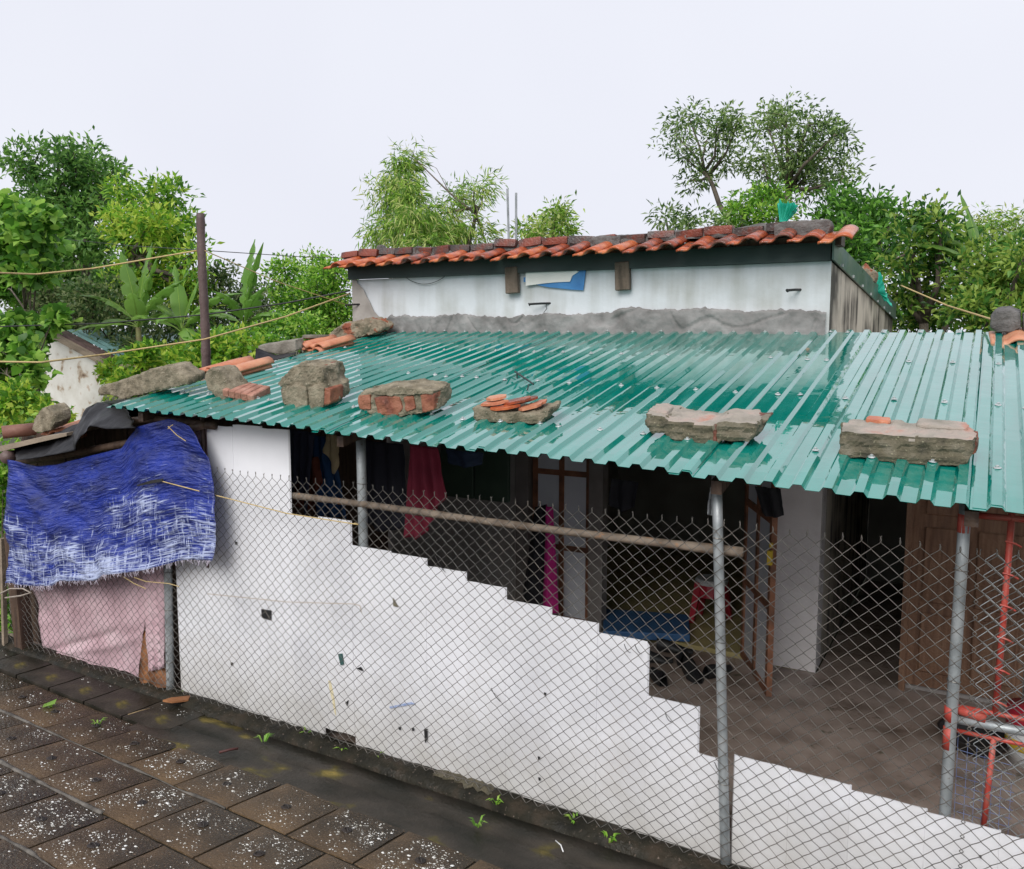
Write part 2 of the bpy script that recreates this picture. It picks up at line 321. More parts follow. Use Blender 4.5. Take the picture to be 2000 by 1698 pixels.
def tarp_mat():
    m = bpy.data.materials.new('blue_tarpaulin'); m.use_nodes = True; t = m.node_tree; N = t.nodes; K = t.links; b = N['Principled BSDF']
    tcn = N.new('ShaderNodeTexCoord'); uv = N.new('ShaderNodeUVMap')
    sp = N.new('ShaderNodeSeparateXYZ'); K.new(uv.outputs['UV'], sp.inputs[0])
    def nse(sx, sy, sc, det):
        mp = N.new('ShaderNodeMapping'); mp.inputs['Scale'].default_value = (sx, sy, 1); K.new(uv.outputs['UV'], mp.inputs['Vector'])
        n = N.new('ShaderNodeTexNoise'); n.inputs['Scale'].default_value = sc; n.inputs['Detail'].default_value = det; K.new(mp.outputs['Vector'], n.inputs['Vector']); return n.outputs['Fac']
    h = nse(12, 95, 1.0, 8); v = nse(130, 6, 1.0, 8); big = nse(3.2, 3.0, 1.0, 6); mid = nse(26, 42, 1.0, 6); base = nse(9, 9, 1, 5)
    def mth(op, a, c):
        q = N.new('ShaderNodeMath'); q.operation = op
        for i, s in enumerate((a, c)):
            if isinstance(s, (int, float)): q.inputs[i].default_value = s
            else: K.new(s, q.inputs[i])
        return q.outputs[0]
    hv = mth('MAXIMUM', h, mth('MULTIPLY', v, .97))
    hv = mth('ADD', mth('MULTIPLY', hv, .74), mth('MULTIPLY', mid, .26))
    wear = mth('ADD', hv, mth('MULTIPLY', mth('SUBTRACT', big, .5), .5))
    wear = mth('SUBTRACT', wear, mth('MULTIPLY', sp.outputs['Y'], .25))      # the lower, flapping part is worn to the threads
    mr = N.new('ShaderNodeMapRange'); mr.inputs['From Min'].default_value = .43; mr.inputs['From Max'].default_value = .56; K.new(wear, mr.inputs['Value'])
    r = N.new('ShaderNodeValToRGB'); r.color_ramp.elements[0].position = .3; r.color_ramp.elements[0].color = (.006, .013, .10, 1)
    r.color_ramp.elements[1].position = .7; r.color_ramp.elements[1].color = (.012, .034, .30, 1); K.new(base, r.inputs['Fac'])
    mm = N.new('ShaderNodeMix'); mm.data_type = 'RGBA'; K.new(mr.outputs['Result'], mm.inputs[0]); K.new(r.outputs['Color'], mm.inputs[6]); mm.inputs[7].default_value = (.42, .48, .68, 1)
    K.new(mm.outputs[2], b.inputs['Base Color'])
    r2 = mth('ADD', mth('MULTIPLY', mr.outputs['Result'], .5), .28); K.new(r2, b.inputs['Roughness'])
    bp = N.new('ShaderNodeBump'); bp.inputs['Strength'].default_value = 1.0; bp.inputs['Distance'].default_value = .02; K.new(mid, bp.inputs['Height']); K.new(bp.outputs['Normal'], b.inputs['Normal'])
    return m
M['tarp'] = tarp_mat()

def leafmat(name, cols, rough=.45, trans=.5):
    return mat(name, cols, .5, rough, 0, 0, island=True, rnd=.75, trans=trans, detail=3)
LEAF = {
    'deep': leafmat('deep_green_leaf', [(0.065, 0.169, 0.039), (0.117, 0.273, 0.052), (0.182, 0.377, 0.072), (0.273, 0.481, 0.117)]),
    'dark': leafmat('dark_leaf', [(0.047, 0.142, 0.022), (0.099, 0.264, 0.038), (0.165, 0.395, 0.052), (0.264, 0.547, 0.085)]),
    'mid': leafmat('mid_leaf', [(0.077, 0.220, 0.022), (0.165, 0.395, 0.038), (0.286, 0.593, 0.056), (0.439, 0.650, 0.112)]),
    'bright': leafmat('bright_leaf', [(0.091, 0.247, 0.026), (0.195, 0.429, 0.039), (0.312, 0.572, 0.046), (0.520, 0.650, 0.091)]),
    'vine': leafmat('vine_leaf', [(0.065, 0.182, 0.026), (0.130, 0.325, 0.039), (0.221, 0.468, 0.058), (0.390, 0.624, 0.117)]),
    'bamboo': leafmat('bamboo_leaf', [(0.131, 0.264, 0.038), (0.264, 0.506, 0.066), (0.439, 0.650, 0.112), (0.600, 0.650, 0.242)]),
    'olive': leafmat('olive_leaf', [(0.053, 0.116, 0.031), (0.116, 0.216, 0.054), (0.198, 0.324, 0.093), (0.341, 0.468, 0.167)]),
    'hedge': leafmat('hedge_leaf', [(0.039, 0.130, 0.026), (0.091, 0.247, 0.039), (0.169, 0.364, 0.052), (0.351, 0.481, 0.091)]),
    'banana': leafmat('banana_leaf', [(.09, .22, .04), (.16, .33, .055), (.25, .43, .09)], .35, .45),
    'gloom': leafmat('undergrowth_leaf', [(0.044, 0.109, 0.025), (0.099, 0.186, 0.056), (0.176, 0.264, 0.094), (0.286, 0.351, 0.148)]),
}

# ================================================================== SETTING
# ground: one sheet, the dike slope rising behind the camera, level land beyond the fence
def ground():
    ys = [-40, -12, -6, -4, -3, -2, -1.2, Y0 - .01, Y0 + .02, -.1, .1, 2.4, 3, 6, 12, 40, 120, 500, 1500]
    xs = [-1500, -400, -100, -40, -20, -12, -8, -6, -4, -2, 0, 2, 4, 8, 20, 100, 400, 1500]
    P = []
    for y in ys:
        z = slopeZ(max(y, -12)) - .075 if y < Y0 else (-.045 if y <= 2.4 else -.25)
        P.append([(x, y, z) for x in xs])
    g = MB(); g.grid(P); o = g.build('ground', M['soil']); tag(o, kind='structure', label='grassy earth under the dike slope, house and trees')
ground()
ROT = -0.032                               # the slab field is laid slightly skew to the fence
def field(u, v, h=0):                      # u along the fence, v up the slope
    x = u * math.cos(ROT) - v * -math.sin(ROT) * -1
    x = -3.285 + u + v * -ROT * 0; y = -.42 + ROT * (u + .0) * 1.0 - v
    return (x, y, slopeZ(y) + h)
pav = MB()
P = [[(x, y, slopeZ(y) - .009) for x in np.linspace(-9, 3, 20)] for y in (-4.5, -2.5, -1.2, Y0 - .02)]
pav.grid(P); pavement = pav.build('pavement', M['dirt'])
tag(pavement, kind='structure', label='dark joint bed under the concrete slabs of the dike slope')
SLAB_MESH = []
def slab_mesh(k):
    S = .392; n = 8; rs = random.Random(k); P = []
    for i in range(n + 1):
        row = []
        for j in range(n + 1):
            x = (i / n - .5) * S; y = (j / n - .5) * S
            e = min(i, n - i, j, n - j)
            z = -.0025 * (e == 0) + .0025 * nz3(x + k, y, k, 9)
            jx = .004 * nz3(x * 30 + k, y * 30, k) if e == 0 else 0
            row.append((x + jx, y + jx, z))
        P.append(row)
    m = MB(); m.grid(P); b = len(m.v)
    ring = [(i, 0) for i in range(n)] + [(n, j) for j in range(n)] + [(i, n) for i in range(n, 0, -1)] + [(0, j) for j in range(n, 0, -1)]
    idx = [i * (n + 1) + j for i, j in ring]
    low = [(m.v[i][0] * 1.01, m.v[i][1] * 1.01, -.05) for i in idx]
    m.v += low; q = len(idx)
    m.f += [(idx[i], idx[(i + 1) % q], b + (i + 1) % q, b + i) for i in range(q)]
    return m.mesh('slab', M['slab'], False)
SLAB_MESH = [slab_mesh(k) for k in range(6)]
WET_MESH = slab_mesh(9); WET_MESH.materials.clear(); WET_MESH.materials.append(M['gutter'])
hook = MB()
hook.tube([(.019 * math.cos(a), .0, .015 * math.sin(a) - .003) for a in np.linspace(R(-15), R(195), 9)], .0036, 6)
hook.lathe([(.026, .0008), (.022, .0022), (.001, .0012)], (0, 0, 0), 11)
HOOK = hook.mesh('lifting_hook', mat('rusty_iron', [(.012, .010, .009), (.035, .025, .02)], 20, .6), True)
chipV, chipF = [], []
def chips(cx, cy, n, hs, k, big=1.0):
    rs = random.Random(k * 13 + 5)
    for _ in range(n):
        # chips lie in drifts, thinner near the edges
        for _t in range(6):
            x = rs.uniform(-.168, .168); y = rs.uniform(-.168, .168)
            if fbm(cx + x, cy + y, k, 6, 2) - 9 * max(0, (x * x + y * y) - .012) > rs.uniform(-.40, .38): break
        X = cx + x; Y = cy + y; r = min(.012, rs.lognormvariate(-6.0, .62)) * big; asp = rs.uniform(.5, 1); a0 = rs.uniform(0, 6.28)
        z = slopeZ(Y) + hs; b = len(chipV); nn = 5
        for q in range(nn):
            a = a0 + 2 * math.pi * q / nn; rr = r * rs.uniform(.75, 1.15)
            dx, dy = rr * math.cos(a), rr * asp * math.sin(a); chipV.append((X + dx, Y + dy, z - .001 - SL * dy))
        chipV.append((X + rs.uniform(-.3, .3) * r, Y, z + r * rs.uniform(.22, .4)))
        chipF.extend([(b + q, b + (q + 1) % nn, b + nn) for q in range(nn)])
k = 0
for row in range(-1, 7):
    v = (row + .5) * .385
    for c in range(-16, 12):
        u = c * .407 + (.0, .22, .06, .27, .1, .2, .0, .2)[row + 1]
        x, y, z = field(u + .2, v, 0)
        if row == -1 and x > -4.25: continue
        if y > -.12 or x > 1.6: continue
        if row == -1: z = 0.003
        k += 1; rs = random.Random(k)
        s = link('slab', SLAB_MESH[k % 6] if row >= 0 else WET_MESH, pavement, (x, y, z + rs.uniform(-.0012, .0012)), (-math.atan(SL if row >= 0 else .03) + rs.uniform(-.003, .003), rs.uniform(-.004, .004), ROT + rs.uniform(-.006, .006)), (1, .948, 1))
        if row >= 0:
            h = link('lifting_hook', HOOK, s, (x + rs.uniform(-.02, .02), y + rs.uniform(-.02, .02), z + .002), (-.12, 0, rs.uniform(-.6, .6)))
            if x < 0.2 and y > -2.3:
                if (row >= 0): chips(x, y, int(rs.uniform(60, 150) if row < 2 and x < -4.0 else rs.uniform(120, 420) * (1.0 if row < 3 else .85)), .0015, k)
        elif rs.random() < .6: chips(x, y, 60, .004, k, .8)
mch = MB(); mch.v = chipV; mch.f = chipF
tag(mch.build('shell_chips', M['chip'], pavement, fix=True), kind='stuff')
# cast strip between slabs and fence, with its crack line, and the dirt ledge under the planks
g = MB(); xs = np.linspace(-4.35, 3, 120)
P = [[(x, yy + (.012 * fbm(x, yy, 0, 2.3) if 0 < j < 4 else 0), zz + .004 * fbm(x, yy, 3, 3)) for x in xs] for j, (yy, zz) in enumerate([(-.50, .004), (-.44, .006), (-.28, .002), (-.266, -.006), (-.25, .002), (-.10, -.004), (-.085, -.03)])]
g.grid(P); tag(g.build('gutter_strip', M['gutter'], smooth=True), kind='structure', label='smooth mossy concrete strip between the slabs and the fence')
g = MB(); P = [[(x, yy, zz + (.014 * fbm(x, yy, 9, 9) if 0 < j < 5 else 0)) for x in np.linspace(-7.5, 3, 240)] for j, (yy, zz) in enumerate([(-.10, -.045), (-.086, .002), (-.065, .024), (-.02, .036), (.03, .038), (.08, .0)])]
g.grid(P); tag(g.build('dirt_ledge', M['dirt'], smooth=True), kind='structure', label='muddy ledge along the foot of the white planks')
g = MB(); P = [[(x, y, .0 + .012 * fbm(x, y, 2, 1.6)) for x in np.linspace(-7.5, 3, 60)] for y in np.linspace(.05, 2.5, 24)]
g.grid(P); tag(g.build('porch_floor', M['floor'], smooth=True), kind='structure', label='wet earth floor of the porch under the green roof')

# ------------------------------------------------------------------ house
HX0, HX1, HY = -5.07, -.93, 2.5
house = thing('house', 'low whitewashed house with orange tiles and bricks along its roof edge', 'house', ((HX0 + HX1) / 2, HY, 0))
def wz(X): return 2.89 - .0106 * (X - HX0)          # wall top falls a little to the right
# lower front wall with its door openings (piers and a lintel), upper wall above the lean-to
wl = MB()
wl.span((HX0, HY, 0), (-3.36, HY + .14, 2.2)).build('wall', M['greywall'], house)
wl = MB(); wl.span((-1.42, HY, 0), (HX1, HY + .2, 2.2)).build('wall', M['innerwall'], house)
wl = MB(); wl.span((-3.36, HY + .002, 1.86), (-1.42, HY + .14, 2.2)).build('lintel', M['greywall'], house)
g = MB(); n = 60
P = [[(HX0 + (HX1 - HX0) * i / n, HY + .012 * fbm(i * .07, j, 0, 1.5), 2.2 + (wz(HX0 + (HX1 - HX0) * i / n) - 2.2) * j / 6) for i in range(n + 1)] for j in range(7)]
g.grid(P); g.build('wall', M['whitewash'], house, smooth=True)
# right-hand side wall, dropping gently to the back
g = MB(); g.prism([(HX1, HY, 0), (HX1, 6.7, 0), (HX1, 6.7, 2.60), (HX1, HY + .003, 2.84)], (-.12, 0, 0)); g.build('side_wall', M['sidewall'], house)
g = MB(); g.prism([(HX0, HY + .003, 0), (HX0, 6.7, 0), (HX0, 6.7, 2.62), (HX0, HY + .003, 2.88)], (.12, 0, 0)); g.build('side_wall', M['innerwall'], house)
g = MB(); g.span((HX0 + .01, 6.58, 0), (HX1 - .01, 6.7, 2.6)); g.build('back_wall', M['innerwall'], house)
# grey render band smeared over the joint with the lean-to
g = MB(); n = 420; P = []
for i in range(n + 1):
    x = HX0 + .28 + (HX1 - HX0 - .30) * i / n
    top = roofZ(x, HY) + .15 + .045 * fbm(x, 0, 0, 1.3, 3) + .016 * nz3(x, 5, 0, 9) + .012 * nz3(x, 8, 0, 30) + .006 * nz3(x, 8, 0, 70) + .06 * max(0, 1 - abs(x + 2.0) / .5) ** .5
    if x < HX0 + .45: top = roofZ(x, HY) + .02 + .15 * (x - HX0 - .28) / .17
    row = []
    for j in range(19):
        t = j / 18; z = roofZ(x, HY) - .03 + (top - roofZ(x, HY) + .03) * t
        d = .026 + .016 * fbm(x, 0, z, 7, 4) + .016 * max(0, nz3(x, 1, z, 2.2)) - .010 * (abs(nz3(x, 3, z, 3.1)) < .03)
        if j == 18: d = -.004
        row.append((x, HY - d, z))
    P.append(row)
g.grid(P); g.build('render_band', M['render'], house, smooth=True)
# darker damp patch in the left corner
g = MB(); g.prism([(HX0 - .001, HY - .014, 2.46), (HX0 + .36, HY - .014, 2.47), (HX0 + .33, HY - .014, 2.53), (HX0 + .25, HY - .014, 2.60), (HX0 + .2, HY - .014, 2.69), (HX0 + .17, HY - .014, 2.73), (HX0 + .13, HY - .014, 2.80), (HX0 + .06, HY - .014, 2.86), (HX0 + .05, HY - .014, 2.91), (HX0 - .001, HY - .014, 2.91)], (0, -.003, 0)); g.build('plaster_patch', mat('damp_plaster', [(.26, .24, .22), (.36, .335, .31), (.42, .40, .37)], 5, .9, 0, .4, 30), house)
# fascia under the tiles
g = MB(); g.prism([(HX0 - .02, HY - .05, wz(HX0) + .0), (HX1 + .0, HY - .05, wz(HX1)), (HX1, HY - .05, wz(HX1) + .10), (HX0 - .02, HY - .05, wz(HX0) + .10)], (0, .02, 0)); g.build('fascia', M['darkgreen'], house)
g = MB(); g.prism([(HX0 - .02, HY - .05, wz(HX0) + .1), (HX1 + .02, HY - .05, wz(HX1) + .1), (HX1 + .02, 6.8, 2.70), (HX0 - .02, 6.8, 2.72)], (0, 0, .02)); g.build('roof_deck', M['darkgreen'], house)
g = MB(); g.prism([(HX0 - .08, HY - .03, wz(HX0) + .1), (HX1 + .06, HY - .03, wz(HX1) + .1), (HX1 + .06, HY - .03, wz(HX1) + .165), (HX0 - .08, HY - .03, wz(HX0) + .165)], (0, .16, 0)); g.build('eave_batten', M['darkwood'], house)
# green flashing down the right verge
g = MB(); g.prism([(HX1 + .022, HY - .06, 2.85), (HX1 + .022, HY - .06, 2.985), (HX1 + .022, 6.8, 2.76), (HX1 + .022, 6.8, 2.58)], (-.012, 0, 0)); g.build('verge_flashing', M['greenmetal'], house)
for i in range(7):
    y = 2.8 + i * .55; MB().lathe([(.012, 0), (.012, .01), (.003, .014)], (0, 0, 0), 6)
    b = MB(); b.box((HX1 + .027, y, 2.86 - .063 * (y - 2.5)), (.01, .02, .02)); b.build('screw', M['screw'], house)
# roof tiles of the front eave row, one by one
def tile_mesh(L=.40, W=.205):
    xs = np.linspace(0, W, 13); P = []
    def prof(x):
        t = x / W
        if t < .42: return .004 * math.sin(t / .42 * math.pi * 2)
        return .030 * math.sin((t - .42) / .58 * math.pi) ** .7 if t < .999 else 0
    for y in np.linspace(0, -L, 5): P.append([(x, y, prof(x) - (0.002 if abs(y) < .01 else 0)) for x in xs])
    m = MB(); m.grid(P); b = len(m.v); n = len(xs)
    top = list(m.v); m.v += [(x, y, z - .016) for x, y, z in top]
    m.f += [tuple(b + i for i in reversed(f)) for f in list(m.f)]
    for i in range(4):
        m.f += [(i * n, (i + 1) * n, b + (i + 1) * n, b + i * n), (i * n + n - 1, b + i * n + n - 1, b + (i + 1) * n + n - 1, (i + 1) * n + n - 1)]
    m.f += [(4 * n + j, 4 * n + j + 1, b + 4 * n + j + 1, b + 4 * n + j) for j in range(n - 1)]
    m.f += [(j, b + j, b + j + 1, j + 1) for j in range(n - 1)]
    return m
TILE = tile_mesh().mesh('tile', M['tile'], True)
TILE_S = tile_mesh(.34, .205).mesh('tile', M['tile_pale'], True)
nt_ = 23; x0, x1 = -5.19, -.80
for i in range(nt_):
    rs = random.Random(i + 50); x = x0 + (x1 - x0) * i / nt_
    z = 3.058 - .006 * (x - x0) + rs.uniform(-.006, .006)
    link('tile', TILE, house, (x, 2.62 + rs.uniform(-.015, .015), z + .026), (R(14.5 + rs.uniform(-1.5, 1.5)), R(-4 + rs.uniform(-3, 3)), rs.uniform(-.045, .045)))
for rr in range(4):       # back slope
    for i in range(nt_ - 2):
        rs = random.Random(i + 500 + rr * 40); x = x0 + (x1 - x0) * i / nt_
        link('tile', TILE, house, (x + .2, 2.68 + rr * .36, 3.035 - rr * .03 + rs.uniform(-.005, .005)), (R(-5), R(4), math.pi + rs.uniform(-.02, .02)))
# ridge bricks bedded in cement
g = MB(); n = 160; P = []
for i in range(n + 1):
    x = -5.2 + (4.2) * i / n; row = []
    for a in np.linspace(-.1, math.pi + .1, 9):
        q = .078 + .034 * fbm(x, a, 0, 6, 3); row.append((x, 2.62 - 1.15 * q * math.cos(a), 3.07 - .004 * (x + 5.1) + q * max(0, math.sin(a)) * .95))
    P.append(row)
g.grid(P); g.build('cement_bed', M['cement'], house, smooth=True)
def brick_mesh(k, L=.2, W=.095, H=.055):
    bm = bmesh.new(); bmesh.ops.create_cube(bm, size=1); bmesh.ops.scale(bm, vec=(L, W, H), verts=bm.verts)
    bmesh.ops.subdivide_edges(bm, edges=bm.edges[:], cuts=3, use_grid_fill=True)
    for v in bm.verts:
        c = v.co; e = sum(abs(abs(c[i]) - (L, W, H)[i] / 2) < 1e-4 for i in range(3))
        s = 1 - (.012 if e == 2 else .03 if e == 3 else 0); d = fbm(c.x + k, c.y, c.z, 18, 2) * .0035
        v.co = Vector((c.x * s, c.y * (1 - (1 - s) * 1.6), c.z * (1 - (1 - s) * 2))) * (1 + d * 4)
    me = bpy.data.meshes.new('brick'); bm.to_mesh(me); bm.free(); me.materials.append(M['ridge_brick']); return me
BRICK = [brick_mesh(k) for k in range(4)]
x = -5.22; i = 0
while x < -1.35:
    rs = random.Random(i + 900); L = rs.choice([.2, .2, .17, .21]); up = 0
    zt = 3.122 - .006 * (x + 5.2) + rs.uniform(-.012, .012)
    link('brick', BRICK[i % 4], house, (x + L / 2, 2.565 + rs.uniform(-.012, .012), zt), (rs.uniform(-.2, .2), rs.uniform(-.08, .08), rs.uniform(-.14, .14)), (L / .2, 1, rs.uniform(.9, 1.2)))
    x += L + rs.uniform(.004, .03); i += 1
# wooden brackets, torn board, iron stubs on the upper wall
for cx, dz in ((-3.365, .0), (-2.405, -.008)):
    b = MB(); b.box((cx, HY - .035, 2.815 + dz), (.115, .05, .21), ry=R(-2)); bevel(b.build('bracket', M['oldwood'], house), .006)
b = MB(); b.prism([(-3.27, HY - .02, 2.835), (-2.72, HY - .02, 2.868), (-2.74, HY - .02, 2.715), (-2.83, HY - .02, 2.722), (-3.05, HY - .02, 2.75), (-3.27, HY - .02, 2.80)], (0, .006, 0)); b.build('blue_backing', M['bluepaint'], house)
b = MB(); b.prism([(-3.245, HY - .03, 2.872), (-2.80, HY - .03, 2.868), (-2.775, HY - .03, 2.86), (-2.83, HY - .03, 2.83), (-2.85, HY - .03, 2.785), (-2.97, HY - .03, 2.785), (-3.08, HY - .03, 2.78), (-3.245, HY - .03, 2.768)], (0, .007, 0)); b.build('torn_board', M['paper'], house)
for px, a, ln in ((-3.07, .06, .13), (-5.0, .1, .10), (-1.14, -.25, .06)):
    z = {-3.07: 2.625, -5.0: 2.668, -1.14: 2.665}[px]
    b = MB(); b.tube([(px + ln * .4, HY + .02, z), (px - ln * .2, HY - .05, z - .003), (px - ln * .8, HY - .09, z - .008)], .009, 7); b.tube([(px - ln * .8, HY - .09, z - .008), (px - ln * .86, HY - .095, z - .012)], .013, 7); b.build('iron_stub', M['blackrubber'], house)
b = MB(); b.tube([(-3.07 + .01, HY - .03, 2.62), (-3.05, HY - .035, 2.58), (-3.08, HY - .03, 2.55)], .003, 4); b.build('wire_end', M['blackrubber'], house)
b = MB(); b.tube([(-5.07 + .62 + .42 * t, HY - .02, 2.885 - .065 * math.sin(math.pi * t) ** .8) for t in np.linspace(0, 1, 12)], .003, 4); b.build('slack_wire', M['blackrubber'], house)

# ------------------------------------------------------------------ the room behind the doors
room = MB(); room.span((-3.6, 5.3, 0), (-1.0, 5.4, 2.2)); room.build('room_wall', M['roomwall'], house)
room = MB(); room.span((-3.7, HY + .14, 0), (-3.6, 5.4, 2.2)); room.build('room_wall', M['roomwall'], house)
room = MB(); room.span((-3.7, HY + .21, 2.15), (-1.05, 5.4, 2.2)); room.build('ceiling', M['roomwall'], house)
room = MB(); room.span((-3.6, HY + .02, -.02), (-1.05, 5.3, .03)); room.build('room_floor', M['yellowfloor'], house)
# paned door leaf, closed (two columns, three rows of panes), with its posts
def leaf(parent, A, B, z0, z1, cols, rows, fm, w=.045, th=.03):
    A = Vector(A); B = Vector(B); d = (B - A).normalized(); L = (B - A).length; a = math.atan2(d.y, d.x); nrm = Vector((-d.y, d.x, 0))
    fr = MB()
    def bar(s0, s1, zz0, zz1, t=th):
        c = A + d * (s0 + s1) / 2; fr.box((c.x, c.y, (zz0 + zz1) / 2), (s1 - s0, t, zz1 - zz0), rz=a)
    cs = [L * i / cols for i in range(cols + 1)]; zs = [z0 + (z1 - z0) * t for t in rows]
    for i, s in enumerate(cs):
        s = min(max(s, w / 2), L - w / 2); bar(s - w / 2, s + w / 2, z0, z1)
    for z in zs:
        z = min(max(z, z0 + w / 2), z1 - w / 2); bar(w, L - w, z - w / 2, z + w / 2, th * .9)
    door = fr.build('door', fm, parent)
    for i in range(cols):
        for j in range(len(rows) - 1):
            c = A + d * (cs[i] + cs[i + 1]) / 2; p = MB(); p.box((c.x, c.y, (zs[j] + zs[j + 1]) / 2), (cs[i + 1] - cs[i] - w * .8, .008, zs[j + 1] - zs[j] - w * .8), rz=a)
            p.build('pane', M['pane'], door)
    return door
leaf(house, (-3.2, HY + .03, 0), (-2.67, HY + .03, 0), .03, 1.9, 2, (0, .33, .66, 1), M['orangeframe'])
for x in (-3.28, -2.61): 
    b = MB(); b.box((x, HY + .02, .95), (.12, .1, 1.86)); b.build('door_post', M['greyframe'], house)
leaf(house, (-1.43, HY - .03, 0), (-1.10, 1.84, 0), .04, 1.75, 2, (0, .34, .67, 1), M['orangeframe'], .05, .035)
b = MB(); b.lathe([(.012, 0), (.012, .03)], (-1.115, 1.82, 1.02), 8); b.box((-1.115, 1.80, .96), (.03, .03, .09)); b.build('door_lock', M['yellowplastic'], house)
# greenish shutters left of the door
for x in (-4.08, -3.73):
    b = MB(); b.box((x + .165, HY - .03, 1.46), (.335, .04, .95)); bevel(b.build('shutter', mat('green_shutter', [(.05, .085, .06), (.075, .12, .085)], 4, .7), house), .006)
# annex on the right of the house: wall, dark doorway and brown door
annex = thing('annex', 'dim annex beside the house with dark doorway and brown wooden door', 'outbuilding', (0, 2.55, 0))
b = MB(); b.span((-.40, 2.54, 0), (2.5, 2.68, 2.2)); b.build('wall', M['greywall'], annex)
b = MB(); b.span((-.92, 2.54, 1.92), (-.40, 2.68, 2.2)); b.build('lintel', M['greywall'], annex)
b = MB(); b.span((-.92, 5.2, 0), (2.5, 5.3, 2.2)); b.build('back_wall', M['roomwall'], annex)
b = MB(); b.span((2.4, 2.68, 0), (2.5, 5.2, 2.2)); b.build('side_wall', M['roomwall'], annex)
b = MB(); b.span((-.92, 2.45, 2.2), (2.6, 5.3, 2.26)); b.build('roof_slab', M['roomwall'], annex)
b = MB(); b.span((-.92, 2.5, -.02), (2.5, 5.2, .0)); b.build('floor', M['floor'], annex)
dr = MB(); dr.span((-.36, 2.49, .05), (.30, 2.53, 1.95)); door = dr.build('door', M['browndoor'], annex)
for z0, z1 in ((.15, .55), (.62, 1.12), (1.2, 1.85)):
    for xx in (-.30, .0):
        p = MB(); p.box((xx + .135, 2.487, (z0 + z1) / 2), (.25, .02, z1 - z0)); bevel(p.build('door_panel', M['browndoor'], door), .008)
b = MB(); b.span((-.40, 2.47, 0), (-.36, 2.56, 2.0)); b.build('door_post', M['browndoor'], annex)
b = MB(); b.span((.32, 2.48, .02), (.9, 2.53, 1.95)); b.build('door', M['darkwood'], annex)

# ------------------------------------------------------------------ lean-to roof of green corrugated sheets
roof = thing('lean_to_roof', 'glossy wet green corrugated steel roof held down by rubble', 'roof', (-2, 1.1, 2.0))
PITCHW = .1077
def sheet(k, xa, nw, yov, zoff):
    prof = [(0, 0), (.042, 0), (.055, .018), (.087, .018), (.1, 0)]
    xs, zs = [], []
    for i in range(nw):
        for a, b_ in prof: xs.append(xa + i * PITCHW + a); zs.append(b_)
    xs.append(xa + nw * PITCHW); zs.append(0); xs.append(xa + nw * PITCHW + .04); zs.append(0); xs.append(xa + nw * PITCHW + .054); zs.append(.018); xs.append(xa + nw * PITCHW + .087); zs.append(.018); xs.append(xa + nw * PITCHW + .098); zs.append(.006)
    ys = np.linspace(-.2 - yov, 2.56, 24); P = []
    rs = random.Random(k)
    for y in ys:
        P.append([(x, y, roofZ(x, y) + z + zoff + .0025 * fbm(x, y, k, 2.2, 2) + (-.004 * max(0, (-.1 - y)) / .1 * (1 + nz3(x, y, k, 6)))) for x, z in zip(xs, zs)])
    g = MB(); g.grid(P); o = g.build('roof_sheet', M['roof'], roof)
    m = o.modifiers.new('thick', 'SOLIDIFY'); m.thickness = .0012; m.offset = -1
    return o
edges = [-4.37 - .43, -4.37 + .2, -3.155, -2.078, -1.132, -.055, 1.022, 2.1]
starts = [-4.755 + PITCHW * 0, -4.755 + PITCHW * 7, -4.755 + PITCHW * 16, -4.755 + PITCHW * 25, -4.755 + PITCHW * 34, -4.755 + PITCHW * 44, -4.755 + PITCHW * 54, -4.755 + PITCHW * 64]
for k in range(6):
    nw = round((starts[k + 1] - starts[k]) / PITCHW)
    sheet(k, starts[k], nw, (.01, .0, .012, .0, .008, -.004, .006)[k], .0035 * (k % 2))
scr = MB(); scr.lathe([(.014, 0), (.015, .002), (.012, .004), (.0065, .0045), (.0065, .011), (.004, .012)], (0, 0, 0), 8)
SCREW = scr.mesh('screw', M['screw'])
for Y in (.15, .94, 1.70, 2.47):
    for i in range(0, 53):
        rs = random.Random(i * 31 + int(Y * 100))
        if (i + (i // 9)) % 2 == 0 and rs.random() < .92 or rs.random() < .05:
            x = -4.755 + PITCHW * i + .071
            y = Y + rs.uniform(-.02, .02); link('screw', SCREW, roof, (x, y, roofZ(x, y) + .0215), (R(12 + rs.uniform(-8, 8)), rs.uniform(-.15, .15), 0))
for Y in (.13, .92, 1.68, 2.40):
    b = MB(); b.prism([(-4.8, Y, roofZ(-4.8, Y) - .052), (1.1, Y, roofZ(1.1, Y) - .052), (1.1, Y, roofZ(1.1, Y) - .004), (-4.8, Y, roofZ(-4.8, Y) - .004)], (0, .045, 0)); b.build('purlin', M['darkwood'], roof)
for X in (-4.6, -2.96, -.95, -.04, 1.0):
    b = MB(); b.prism([(X, -.1, roofZ(X, -.1) - .11), (X, 2.5, roofZ(X, 2.5) - .11), (X, 2.5, roofZ(X, 2.5) - .055), (X, -.1, roofZ(X, -.1) - .055)], (.045, 0, 0)); b.build('rafter', M['darkwood'], roof)

